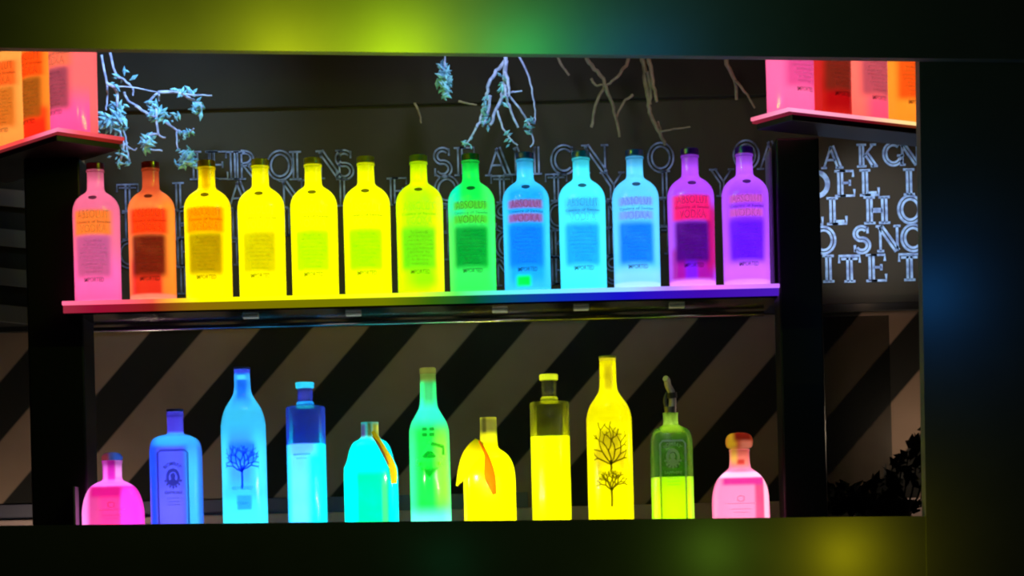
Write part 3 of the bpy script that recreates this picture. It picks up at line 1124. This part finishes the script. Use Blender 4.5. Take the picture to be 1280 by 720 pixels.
for (xa, ya) in ((-5, 40), (4, 40), (-5, 33), (4, 33)):
    ribbon(bm, [(xa / S - 3 / S, zc + ya / S), (xa / S + 3 / S, zc + ya / S)], 4.0 / S)
wrap(bm, R, 0)
mk('label_print', bm, ink('dark_green_ink', (110, 165, 120)), root)
bm = bmesh.new()
ribbon(bm, [(-14 / S, zc - 3 / S), (14 / S, zc - 3 / S)], 4.0 / S)
wrap(bm, R, 0, eps=0.0009)
mk('label_band', bm, ink('lime_band_ink', (230, 235, 150)), root)
bm = bmesh.new()
loft(bm, [((f - 467.9) / S, 10.2 / S), ((f - 461) / S, 10.2 / S), ((f - 460) / S, 9.4 / S)], seg=28)
mk('cap', bm, frosted('olive_cap', (120, 124, 50)), root, smooth=True)
for z in (0.02, 0.062, 0.104, 0.146, 0.188, 0.224):
    add_glow(root, GLOW_B, z)
for z in (0.275, 0.315):
    add_glow(root, GLOW_S, z)
    add_glow(root, GLOW_S, z + 0.02)
add_glow(root, GLOW_S, 0.366)


# ---- (5) and (7) wide-shouldered squat bottles with a tag and a ribbon
def strip(bm, spine, widths, y0, bulge=0.0, th=0.0012):
    """curved paper or cloth strip: spine in (x, z, y), thickness th"""
    sp_ = catmull(spine, 4)
    ws = catmull([(w,) for w in widths], 4)
    f1, b1 = [], []
    n = len(sp_)
    for i, (x, z, y) in enumerate(sp_):
        a, c = sp_[max(0, i - 1)], sp_[min(n - 1, i + 1)]
        d = Vector((c[0] - a[0], 0, c[1] - a[1])).normalized()
        nrm = Vector((-d.z, 0, d.x))
        w = ws[i][0] / 2
        row_f, row_b = [], []
        for k in (-1, -0.5, 0, 0.5, 1):
            p = Vector((x, y - bulge * (1 - k * k), z)) + nrm * w * k
            row_f.append(bm.verts.new(p))
            row_b.append(bm.verts.new(p + Vector((0, th, 0))))
        f1.append(row_f)
        b1.append(row_b)
    for i in range(n - 1):
        for k in range(4):
            bm.faces.new((f1[i][k], f1[i][k + 1], f1[i + 1][k + 1], f1[i + 1][k]))
            bm.faces.new((b1[i][k], b1[i + 1][k], b1[i + 1][k + 1], b1[i][k + 1]))
        bm.faces.new((f1[i][0], f1[i + 1][0], b1[i + 1][0], b1[i][0]))
        bm.faces.new((f1[i][4], b1[i][4], b1[i + 1][4], f1[i + 1][4]))
    for i in (0, n - 1):
        for k in range(4):
            bm.faces.new((f1[i][k], b1[i][k], b1[i][k + 1], f1[i][k + 1]))


def px_pts(px, lst, y):
    f = foot(px)
    return [((x - px) / S, (f - yy) / S, y if len(r) == 0 else r[0]) for (x, yy, *r) in lst]


px = 466
root = lower('liqueur_bottle', 'squat turquoise bottle with a gold tag hanging down its right side', px)
bm = bmesh.new()
loft(bm, sq(px, [(687, 30), (685, 32.5), (680, 33.5), (620, 33.5), (592, 33.5), (585, 33), (580, 31), (575, 29), (566, 27), (559, 24.5), (553, 20.5), (549.5, 14.5), (546, 11.5), (543, 11), (536, 11), (530, 11), (528, 11)],
                4.0, 2.0, 0.75, 13.0))
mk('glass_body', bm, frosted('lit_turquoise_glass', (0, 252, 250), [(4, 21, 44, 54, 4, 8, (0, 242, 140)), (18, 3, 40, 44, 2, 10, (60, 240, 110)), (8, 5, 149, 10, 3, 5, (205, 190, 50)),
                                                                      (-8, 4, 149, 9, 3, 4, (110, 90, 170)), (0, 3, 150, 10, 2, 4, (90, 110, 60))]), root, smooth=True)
bm = bmesh.new()
strip(bm, px_pts(px, [(470, 540, -0.021), (475, 548, -0.026), (483, 562, -0.034), (490, 575, -0.037), (494, 590, -0.037), (495, 606, -0.036)], 0), [4 / S, 6 / S, 7 / S, 8 / S, 11 / S, 8 / S], 0, 0.002)
tg_ = mk('tag', bm, pbr('gold_tag', (245, 205, 20), 0.9, spec=0.05), root, smooth=True)
bm = bmesh.new()
strip(bm, px_pts(px, [(470, 546, -0.022), (477, 556, -0.032), (484, 570, -0.0385), (489, 582, -0.039)], 0), [1.5 / S, 3.5 / S, 3 / S, 2 / S], 0, 0.001)
mk('cord', bm, pbr('brown_cord', (150, 90, 30), 0.7), tg_, smooth=True)
for z in (0.022, 0.066, 0.110, 0.150):
    for x in (-0.016, 0.016):
        add_glow(root, GLOW_B, z, x)
add_glow(root, GLOW_S, 0.2)
add_glow(root, GLOW_S, 0.245)

px = 614
root = lower('liqueur_bottle', 'squat yellow bottle with an orange ribbon tied at its neck', px)
bm = bmesh.new()
loft(bm, sq(px, [(684, 29), (682, 31.5), (677, 32.5), (625, 32.5), (603, 32.5), (592, 32), (582, 30), (574, 26.5), (568, 22), (564, 17), (561, 13), (557, 11.3), (550, 10.8), (545, 10.6), (535, 10.4), (524, 10.4), (522, 10.4)],
                4.0, 2.0, 0.75, 13.0))
mk('glass_body', bm, frosted('lit_yellow_glass', (255, 246, 0), [(0, 12, 152, 10, 4, 5, (130, 124, 50)), (-5, 2.5, 152, 10, 1.5, 4, (90, 84, 30)), (0, 8, 136, 5, 3, 3, (245, 235, 30))]), root, smooth=True)
bm = bmesh.new()
strip(bm, px_pts(px, [(603, 551, -0.016), (597, 562, -0.030), (590, 575, -0.034), (583, 588, -0.034), (577, 600, -0.032), (573, 607, -0.030)], 0), [12 / S, 20 / S, 22 / S, 16 / S, 8 / S, 2 / S], 0, 0.003)
mk('paper_leaf', bm, pbr('yellow_paper', (255, 236, 0), 0.9, spec=0.05), root, smooth=True)
bm = bmesh.new()
strip(bm, px_pts(px, [(602, 551, -0.020), (607, 560, -0.033), (611, 570, -0.0405), (613, 582, -0.043), (615, 598, -0.0432), (620, 619, -0.0425)], 0), [2.5 / S, 3.5 / S, 5 / S, 10 / S, 13.5 / S, 5 / S], 0, 0.002)
mk('ribbon', bm, pbr('orange_ribbon', (255, 120, 0), 0.9, spec=0.05), root, smooth=True)
for z in (0.022, 0.066, 0.110, 0.150):
    for x in (-0.016, 0.016):
        add_glow(root, GLOW_B, z, x)
add_glow(root, GLOW_S, 0.205)
add_glow(root, GLOW_S, 0.25)

# ================================================================== WALL LETTERING
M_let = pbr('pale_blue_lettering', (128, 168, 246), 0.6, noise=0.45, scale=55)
M_let_dim = pbr('dimly_lit_blue_lettering', (100, 118, 170), 0.6, noise=0.75, scale=30)  # same lettering, weaker light outside the right bay put into the colour
M_let_low = pbr('dim_blue_lettering', (66, 80, 122), 0.6, noise=0.75, scale=30)  # darker still, for the dimmer lower rows


def dbl(strokes, pts, g):
    """two parallel strokes (an outlined stem)"""
    n = len(pts)
    P = [Vector(p) for p in pts]
    A, B = [], []
    for i, p in enumerate(P):
        d = (P[min(i + 1, n - 1)] - P[max(i - 1, 0)]).normalized()
        q_ = Vector((-d.y, d.x)) * g * 0.5
        A.append(p + q_)
        B.append(p - q_)
    strokes.append(A)
    strokes.append(B)


def arc(cx, cy, rx, ry, a0, a1, n=14):
    return [(cx + rx * math.cos(math.radians(a0 + (a1 - a0) * i / n)), cy + ry * math.sin(math.radians(a0 + (a1 - a0) * i / n))) for i in range(n + 1)]


def glyph(ch):
    """outlined slab-serif capital in a box 1 high; returns strokes and width"""
    s = []
    g = 0.15
    ser = lambda x, y, w=0.22: s.append([(x - w, y), (x + w, y)])
    if ch in 'ITHEFLDRPKNMB':
        st = lambda x: (dbl(s, [(x, 0.0), (x, 1.0)], g), ser(x, 0), ser(x, 1))
    w = 0.8
    if ch == 'I':
        w = 0.45
        st(0.22)
    elif ch == 'T':
        dbl(s, [(0.42, 0), (0.42, 0.97)], g)
        ser(0.42, 0)
        s += [[(0.02, 0.72), (0.02, 1), (0.82, 1), (0.82, 0.72)], [(0.10, 0.88), (0.74, 0.88)]]
        w = 0.85
    elif ch == 'H':
        st(0.2)
        st(0.78)
        s += [[(0.28, 0.54), (0.7, 0.54)], [(0.28, 0.45), (0.7, 0.45)]]
        w = 1.0
    elif ch == 'E':
        st(0.22)
        s += [[(0.2, 1), (0.74, 1), (0.74, 0.76)], [(0.3, 0.52), (0.6, 0.52)], [(0.6, 0.64), (0.6, 0.40)], [(0.2, 0), (0.78, 0), (0.78, 0.26)]]
        w = 0.82
    elif ch == 'L':
        st(0.22)
        s += [[(0.2, 0), (0.76, 0), (0.76, 0.30)], [(0.3, 0.1), (0.68, 0.1)]]
        w = 0.8
    elif ch == 'D':
        st(0.2)
        dbl(s, [(0.25, 1)] + arc(0.38, 0.5, 0.42, 0.47, 85, -85) + [(0.25, 0)], 0.10)
        w = 0.95
    elif ch == 'O':
        dbl(s, arc(0.45, 0.5, 0.40, 0.47, 0, 360, 24), 0.14)
        w = 0.95
    elif ch == 'C':
        dbl(s, arc(0.45, 0.5, 0.40, 0.47, 45, 315, 20), 0.14)
        s.append([(0.76, 0.98), (0.76, 0.68)])
        w = 0.88
    elif ch == 'S':
        dbl(s, arc(0.34, 0.73, 0.25, 0.24, 40, 250, 12) + arc(0.34, 0.26, 0.27, 0.25, 80, -150, 14), 0.13)
        s += [[(0.58, 1.0), (0.58, 0.74)], [(0.06, 0.0), (0.06, 0.28)]]
        w = 0.72
    elif ch == 'N':
        s += [[(0.16, 0), (0.16, 1)], [(0.84, 0), (0.84, 1)]]
        dbl(s, [(0.16, 1), (0.84, 0)], 0.15)
        ser(0.16, 0, 0.14)
        ser(0.12, 1, 0.14)
        ser(0.84, 1, 0.14)
        w = 1.0
    elif ch == 'M':
        s += [[(0.14, 0), (0.14, 1)]]
        dbl(s, [(0.14, 1), (0.5, 0.1)], 0.13)
        s += [[(0.5, 0.1), (0.88, 1)]]
        dbl(s, [(0.92, 0), (0.92, 1)], g)
        ser(0.14, 0, 0.13)
        ser(0.92, 0, 0.18)
        w = 1.1
    elif ch == 'A':
        s += [[(0.08, 0), (0.42, 1)], [(0.22, 0.36), (0.62, 0.36)]]
        dbl(s, [(0.44, 1), (0.80, 0)], 0.16)
        ser(0.08, 0, 0.13)
        ser(0.80, 0, 0.18)
        w = 0.95
    elif ch == 'K':
        st(0.2)
        s.append([(0.28, 0.42), (0.74, 1)])
        dbl(s, [(0.42, 0.58), (0.80, 0)], 0.15)
        ser(0.78, 0, 0.16)
        ser(0.74, 1, 0.14)
        w = 0.92
    elif ch == 'R':
        st(0.2)
        dbl(s, [(0.25, 1)] + arc(0.4, 0.76, 0.26, 0.22, 85, -85, 10) + [(0.25, 0.52)], 0.10)
        dbl(s, [(0.42, 0.5), (0.80, 0)], 0.14)
        w = 0.9
    elif ch == 'Y':
        dbl(s, [(0.1, 1), (0.42, 0.5), (0.42, 0)], 0.14)
        s.append([(0.46, 0.52), (0.78, 1)])
        ser(0.42, 0)
        ser(0.1, 1, 0.15)
        ser(0.78, 1, 0.12)
        w = 0.85
    elif ch == 'G':
        dbl(s, arc(0.45, 0.5, 0.40, 0.47, 50, 330, 20), 0.14)
        s += [[(0.80, 0.0), (0.80, 0.42)], [(0.62, 0.42), (0.94, 0.42)]]
        w = 0.95
    return s, w


def lettering(label, letters, h, mat, cat='lettering', sw_w=0.062):
    """letters: (char, left px, bottom py)"""
    y = YW - 0.0045
    o0 = at(letters[0][1], letters[0][2], y)
    root = thing('wall_lettering', label, cat, o0, 0, 'rows of capital letters on the back wall')
    sw2 = FPX / (y + 5.0)
    for ch, px, py in letters:
        st, w = glyph(ch)
        bm = bmesh.new()
        for pl in st:
            ribbon(bm, [(p[0] * h / sw2, p[1] * h / sw2) for p in pl], sw_w * h / sw2)
        ex = bmesh.ops.extrude_face_region(bm, geom=list(bm.faces))
        bmesh.ops.translate(bm, vec=(0, 0.004, 0), verts=[v for v in ex['geom'] if isinstance(v, bmesh.types.BMVert)])
        o = mk('letter', bm, mat, root)
        o.location = at(px, py, y) - o0
    return root


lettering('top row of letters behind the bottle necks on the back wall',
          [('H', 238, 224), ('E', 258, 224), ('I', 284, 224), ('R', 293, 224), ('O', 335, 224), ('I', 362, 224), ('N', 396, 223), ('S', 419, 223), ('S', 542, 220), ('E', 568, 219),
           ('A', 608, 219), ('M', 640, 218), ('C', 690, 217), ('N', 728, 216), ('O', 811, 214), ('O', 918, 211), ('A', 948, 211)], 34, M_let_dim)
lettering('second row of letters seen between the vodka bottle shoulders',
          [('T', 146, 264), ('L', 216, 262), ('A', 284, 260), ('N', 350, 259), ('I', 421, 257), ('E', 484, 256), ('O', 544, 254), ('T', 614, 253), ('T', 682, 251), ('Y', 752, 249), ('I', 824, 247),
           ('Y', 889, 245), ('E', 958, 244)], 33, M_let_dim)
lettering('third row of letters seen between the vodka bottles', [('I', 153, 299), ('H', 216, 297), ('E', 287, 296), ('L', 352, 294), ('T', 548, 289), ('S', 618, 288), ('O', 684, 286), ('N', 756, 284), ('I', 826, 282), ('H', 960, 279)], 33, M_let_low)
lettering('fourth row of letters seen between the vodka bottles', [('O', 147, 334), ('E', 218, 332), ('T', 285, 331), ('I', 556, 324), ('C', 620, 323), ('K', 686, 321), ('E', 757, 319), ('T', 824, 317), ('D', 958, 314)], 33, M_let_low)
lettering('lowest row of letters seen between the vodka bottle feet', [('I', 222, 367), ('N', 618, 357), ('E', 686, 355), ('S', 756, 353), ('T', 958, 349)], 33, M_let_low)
lettering('top row of blue-white letters right of the right pillar', [('A', 1028, 210), ('K', 1072, 208), ('G', 1105, 206), ('N', 1124, 206)], 27, M_let, sw_w=0.095)
lettering('blue-white letters D E L on the wall right of the pillar', [('D', 1010, 246), ('E', 1044, 245), ('L', 1075, 244), ('I', 1130, 243)], 31, M_let, sw_w=0.095)
lettering('blue-white letters L L H O on the wall right of the pillar', [('L', 1004, 281), ('L', 1034, 280), ('H', 1081, 279), ('O', 1124, 278)], 32, M_let, sw_w=0.095)
lettering('blue-white letters O S N O on the wall right of the pillar', [('O', 1016, 316), ('S', 1067, 315), ('N', 1096, 314), ('O', 1128, 313)], 31, M_let, sw_w=0.095)
lettering('lowest blue-white letters I T E on the wall right of the pillar', [('I', 1029, 352), ('T', 1049, 352), ('E', 1083, 351), ('T', 1124, 350)], 32, M_let, sw_w=0.095)


# ================================================================== HANGING BRANCHES
def crop(cx, cy, sc_):
    return lambda pts: [(cx + x / sc_, cy + y / sc_) for x, y in pts]


def branch(label, lines, Y, mat, r, name='hanging_branch', cat='branch', gems=(), wob=0.02):
    root = thing(name, label, cat, at(lines[0][0][0], lines[0][0][1], Y), 0, None)
    o0 = root.location.copy()
    for i, ln in enumerate(lines):
        rr = r[i] if isinstance(r, (list, tuple)) else r
        y0 = Y + random.uniform(-wob, wob)
        P = [at(x, y, y0 + random.uniform(-wob, wob) * 0.5) - o0 for x, y in ln]
        Q = catmull([tuple(p) for p in P], 4) if len(P) > 2 else [tuple(P[0].lerp(P[1], k / 4)) for k in range(5)]
        Q = [Vector(p) + Vector((random.uniform(-1, 1), random.uniform(-1, 1), random.uniform(-1, 1))) * rr * 0.35 for p in Q]
        bm = bmesh.new()
        tube(bm, Q, rr, rr * 0.6, 7)
        mk('twig', bm, mat, root, smooth=True)
    if gems:
        bm = bmesh.new()
        for (x, y, dx, dy, n, sz) in gems:
            for _ in range(int(n * 1.8)):
                gem(bm, at(x + random.gauss(0, dx), y + random.gauss(0, dy), Y + random.uniform(-0.03, 0.03)) - o0, sz / S * random.uniform(0.6, 1.5))
        o = mk('ice_crystals', bm, M_ice, root)
        o['kind'] = 'stuff'
    return root


c3 = crop(100, 60, 4.5)
branch('frosted blue-white branch tangle beside the upper left corner shelf', [c3(q_) for q_ in (
    [(170, 20), (200, 145), (250, 180), (295, 225), (300, 265)],
    [(120, 40), (150, 200), (155, 270), (145, 350)],
    [(150, 200), (205, 240), (215, 330), (225, 460), (245, 560), (225, 640)],
    [(225, 430), (255, 500), (265, 570), (280, 640)],
    [(190, 215), (320, 225), (440, 250), (480, 245)],
    [(250, 250), (270, 295), (315, 325)],
    [(380, 310), (440, 255), (445, 300)],
    [(315, 325), (390, 375), (450, 400), (550, 465)],
    [(430, 340), (440, 480), (480, 505)],
    [(545, 470), (550, 560), (600, 620)],
    [(440, 250), (555, 245), (600, 275), (650, 300), (685, 330), (665, 385)],
    [(555, 255), (630, 262), (740, 268)],
    [(550, 465), (600, 480), (640, 455)],
    [(225, 520), (300, 575), (320, 560)],
    [(440, 480), (380, 500), (375, 560), (465, 578)])], 0.26, M_frost,
    [0.0030, 0.0028, 0.0036, 0.0028, 0.0016, 0.003, 0.003, 0.0036, 0.003, 0.002, 0.0036, 0.0026, 0.0026, 0.002, 0.003],
    gems=[(147, 148, 5, 8, 34, 8), (135, 152, 6, 4, 10, 7), (118, 157, 3, 4, 8, 7), (193, 140, 6, 6, 14, 7), (184, 178, 3, 6, 12, 8), (233, 199, 6, 5, 26, 7),
          (230, 115, 8, 4, 10, 5), (247, 136, 3, 6, 9, 6), (235, 166, 6, 4, 7, 5), (150, 185, 6, 14, 14, 5), (112, 88, 2, 6, 5, 6), (150, 100, 8, 8, 6, 5), (214, 145, 6, 5, 6, 5)])
c7 = crop(560, 70, 5.54)
branch('pale lilac forked branch hanging above the green and blue bottles', [c7(q_) for q_ in (
    [(392, -60), (400, 30), (335, 105), (285, 190), (265, 290), (240, 400), (195, 495)],
    [(400, 30), (395, 130), (385, 220), (370, 290), (325, 390), (295, 480)],
    [(395, 200), (405, 290), (430, 365), (485, 495)],
    [(410, 262), (450, 250), (510, 240)],
    [(340, 380), (380, 500), (430, 570), (480, 620)],
    [(470, -40), (560, 150), (590, 290), (605, 400), (600, 470)],
    [(420, 270), (470, 330), (525, 410), (570, 490), (590, 590), (570, 630)],
    [(195, 495), (150, 580), (120, 615)],
    [(400, 120), (420, 200), (425, 280)],
    [(290, 270), (280, 380), (240, 490)])], 0.26, M_frost, [0.0048, 0.0052, 0.0038, 0.0025, 0.0026, 0.0024, 0.0026, 0.0025, 0.004, 0.0042],
    gems=[(607, 140, 3, 10, 12, 5), (629, 110, 2, 10, 10, 5), (662, 156, 3, 4, 5, 5), (636, 172, 3, 4, 4, 5), (584, 176, 3, 4, 4, 5)])
root = branch('small icy crystal drop hanging near the top, above the yellow-green bottle', [[(556, 40), (556, 80), (556, 118)]], 0.24, M_frost, 0.0022, 'hanging_crystal', 'ornament',
              gems=[(556, 100, 3.2, 9, 34, 6.5), (556, 118, 2, 3, 6, 5)])
branch('thin horizontal twig with a bright tip left of the lilac branch', [[(573, 126), (585, 129), (596, 131)], [(518, 128), (523, 138), (527, 154)]], 0.30, M_twig, 0.003)
c8 = crop(700, 70, 4.92)
branch('faint brown forked branch hanging above the cyan bottle', [c8(q_) for q_ in (
    [(150, -60), (180, 40), (240, 110), (275, 180), (230, 270), (195, 440)], [(275, 180), (320, 290), (345, 400), (370, 500)],
    [(440, -60), (415, 40), (380, 90), (320, 160), (275, 185)], [(450, 240), (385, 290), (345, 385)], [(190, 140), (220, 180), (262, 176)])], 0.30, M_twig, [0.0052, 0.0045, 0.0045, 0.0036, 0.0034])
branch('faint brown twisting branch hanging above the light blue bottle', [c8(q_) for q_ in (
    [(505, -60), (510, 30), (525, 130), (545, 280), (560, 370), (610, 470), (650, 540)], [(550, -60), (550, 40), (575, 180), (600, 280)],
    [(535, 100), (560, 200), (555, 300)], [(600, 400), (620, 460)], [(612, 466), (700, 450), (800, 435)])], 0.30, M_twig, [0.0062, 0.0058, 0.004, 0.003, 0.0026])
branch('faint brown branch hanging beside the upper right corner shelf', [c8(q_) for q_ in (
    [(1000, -60), (1030, 50), (1070, 150), (1090, 270)], [(1075, 150), (1150, 240), (1200, 320)])], 0.30, M_twig, [0.0058, 0.0036])
branch('short faint twig near the top between the lilac and brown branches', [c8([(-30, -60), (0, 40), (60, 120)])], 0.32, M_twig, 0.004)

# ================================================================== SMALL SETTING PIECES
# glass fins closing the bay beside the pillars
def fin(px, y0, z0, Yd, lab):
    bm = bmesh.new()
    a, b_ = at(px, max(y0, 300), Yd), at(px, y0, Yd)
    a.z = z0
    box(bm, a.x - 0.0022, a.x + 0.0022, Yd, Yd + 0.09, a.z, b_.z, 0.0006)
    tag(mk('glass_fin', bm, M_rod), lab, 'glass panel')


fin(966.0, 185, Z_SHELF, 0.02, 'thin upright glass edge beside the violet bottle at the right pillar')
fin(97.5, 190, Z_SHELF, 0.10, 'thin upright glass edge beside the pink bottle at the left pillar')
fin(981, 560, Z_BASE, 0.06, 'thin pale upright glass edge right of the rose-pink tequila bottle')
fin(92.5, 608, Z_BASE, -0.04, 'thin upright glass edge left of the magenta tequila bottle')

# slatted dark screen in the left bay
sc_root = thing('slatted_screen', 'dark screen with grey slats left of the left pillar', 'screen', at(10, 400, 0.36))
o0 = sc_root.location.copy()
for y in (246, 296, 345, 391):
    a, b_ = at(-60, y - 6, 0.36) - o0, at(60, y + 6, 0.36) - o0
    bm = bmesh.new()
    hh = 10.5 / 560
    hexa(bm, [(a.x, 0, a.z - hh), (b_.x, 0, b_.z - hh), (b_.x, 0, b_.z + hh), (a.x, 0, a.z + hh)],
         [(a.x, 0.012, a.z - hh), (b_.x, 0.012, b_.z - hh), (b_.x, 0.012, b_.z + hh), (a.x, 0.012, a.z + hh)])
    mk('slat', bm, M_slat, sc_root)
bm = bmesh.new()
a, b_ = at(-60, 404, 0.39) - o0, at(60, 150, 0.39) - o0
box(bm, a.x, b_.x, 0.0121, YW - 0.36, a.z, b_.z)
mk('backing', bm, M_dark, sc_root)

# see-through sheet added to darken the striped wall in the right bay
t = NT('darkening_tint')
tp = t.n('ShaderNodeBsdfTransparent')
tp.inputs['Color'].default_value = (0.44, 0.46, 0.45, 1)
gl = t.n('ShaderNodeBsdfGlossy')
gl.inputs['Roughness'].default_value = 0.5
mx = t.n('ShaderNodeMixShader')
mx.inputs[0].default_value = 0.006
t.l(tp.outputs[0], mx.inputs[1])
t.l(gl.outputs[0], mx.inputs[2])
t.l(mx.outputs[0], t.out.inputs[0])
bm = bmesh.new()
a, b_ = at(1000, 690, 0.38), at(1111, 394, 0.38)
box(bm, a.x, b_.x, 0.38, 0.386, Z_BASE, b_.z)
tag(mk('darkening_sheet', bm, t.m), 'added dark see-through sheet before the striped wall right of the pillar', 'glass panel')

# dark bushy plant, lower right
pl = thing('potted_plant', 'dark bushy plant in shadow at the lower right before the striped wall', 'plant', (at(1105, 668, 0.24).x, 0.24, Z_BASE))
bm = bmesh.new()
rnd = random.Random(3)
for i in range(230):
    px = rnd.uniform(1034, 1190)
    top = 606 - max(0, px - 1085) * 1.05 if px > 1085 else 606
    top = max(top, 500)
    py = rnd.uniform(top, 640)
    p = at(px, py, 0.24 + rnd.uniform(-0.06, 0.06)) - pl.location
    d = Vector((rnd.uniform(-1, 1), rnd.uniform(-.7, .7), rnd.uniform(-.2, 1))).normalized()
    a = d.cross(Vector((rnd.uniform(-1, 1), 1, rnd.uniform(-1, 1)))).normalized()
    L, W = rnd.uniform(0.014, 0.024), rnd.uniform(0.007, 0.011)
    up = d.cross(a) * 0.003
    v = [bm.verts.new(p - d * L), bm.verts.new(p + a * W + up), bm.verts.new(p + d * L), bm.verts.new(p - a * W + up)]
    bm.faces.new(v)
o = mk('foliage', bm, M_leafd, pl)
bm = bmesh.new()
for i in range(12):
    x = at(1050 + 11 * i, 640, 0.24).x - pl.location.x
    tube(bm, catmull([(x * 0.4, 0, 0.07), (x * 0.8, 0.01, 0.09), (x, rnd.uniform(-.03, .03), 0.11 + max(0, x) * 1.1)], 4), 0.003, 0.0015, 6)
mk('stem', bm, M_leafd, pl, smooth=True)
bm = bmesh.new()
loft(bm, [(0, 0.05), (0.004, 0.052), (0.07, 0.064), (0.078, 0.067), (0.084, 0.067), (0.084, 0.060), (0.07, 0.058)], seg=32)
mk('pot', bm, M_black, pl, smooth=True)

# ================================================================== LIGHT
def at_z(px, py, Y):
    return at(px, py, Y)


WARM = (1.0, 0.78, 0.56)
COOL = (0.72, 0.84, 1.0)
# added unseen spots washing the upper wall and the branches
for px, e, c in ((190, 16.0, (0.5, 0.75, 1.0)), (420, 1.6, WARM), (620, 7.0, (0.8, 0.85, 1.0)), (850, 2.2, (1.0, 0.9, 0.72))):
    p = at(px, 30, -0.05)
    spot('added_wall_spot', (p.x, -0.10, p.z + 0.10), at(px, 170, YW), e, c, 78, 1.0, 0.03)
p = at(1090, 200, -0.05)
spot('added_wall_spot', at(1075, 210, -0.05), at(1090, 280, YW), 14.0, (0.9, 0.88, 0.92), 42, 0.8, 0.03)  # added spot brightening the lettering in the right bay
# added unseen warm lights brightening the striped wall from the sides
for px, py, Y, e in ((15, 690, 0.25, 2.6), (165, 690, 0.28, 1.5), (1165, 540, 0.30, 1.8)):
    point('added_side_light', at(px, py, Y), e, WARM, 0.03)
for px in (420, 640, 860):
    spot('added_shelf_fill', at(px, 412, 0.10), at(px, 560, YW), 0.13, (1.0, 0.9, 0.78), 120, 1.0, 0.05)  # added faint fill beneath the shelf, no fixture there
point('added_wall_fill', at(1092, 366, 0.42), 0.05, (1.0, 0.6, 0.3), 0.0)  # added warm fill for the brown wall in the right bay
# added small fills, without fixtures, that brighten the tag and the ribbon
for px, py, e in ((495, 592, 0.34), (582, 588, 0.40), (612, 600, 0.34)):
    point('added_tag_fill', at(px, py, -0.13), e, (1.0, 0.95, 0.8), 0.0)
point('added_spout_fill', at(838, 492, -0.12), 0.035, (1.0, 0.95, 0.9), 0.0)  # added fill to lift the pouring spout

# added coloured lights, no fixtures, making glows on header, counter front and right wall
def wash(px, py, Y, e, col):
    point('added_wash', at(px, py, Y), e, tuple(lin(col)), 0.0)


YWL = YH - 0.11
for px, e, c in ((170, 0.10, (160, 170, 20)), (262, 0.045, (150, 150, 40)), (345, 0.30, (190, 205, 20)), (425, 0.05, (150, 160, 40)), (495, 0.40, (180, 225, 10)),
                 (565, 0.05, (120, 160, 40)), (645, 0.26, (10, 190, 90)), (745, 0.09, (10, 90, 130)), (810, 0.07, (10, 70, 140))):
    wash(px, 62, YWL, e * 7.5, c)
for px, py, e, c in ((895, 690, 0.12, (120, 170, 40)), (1062, 694, 0.26, (190, 180, 10)), (556, 700, 0.03, (20, 120, 70)), (990, 700, 0.03, (100, 130, 30))):
    wash(px, py, -0.38, e * 3.0, c)
wash(1172, 362, -0.40, 0.62, (20, 90, 160))

w = bpy.data.worlds.new('dim_bar')
sc.world = w
w.use_nodes = True
w.node_tree.nodes['Background'].inputs[0].default_value = (0.5, 0.5, 0.52, 1)
w.node_tree.nodes['Background'].inputs[1].default_value = 0.012

# ================================================================== RENDER LOOK
sc.view_settings.view_transform = 'Standard'
sc.view_settings.look = 'None'
sc.view_settings.exposure = 0.0
sc.view_settings.gamma = 1.0
sc.view_settings.use_curve_mapping = False
sc.cycles.use_denoising = True
sc.cycles.filter_width = 2.2
sc.cycles.max_bounces = 8
sc.cycles.diffuse_bounces = 3
sc.cycles.glossy_bounces = 3
sc.cycles.transmission_bounces = 6
sc.cycles.transparent_max_bounces = 12
sc.cycles.use_light_tree = True
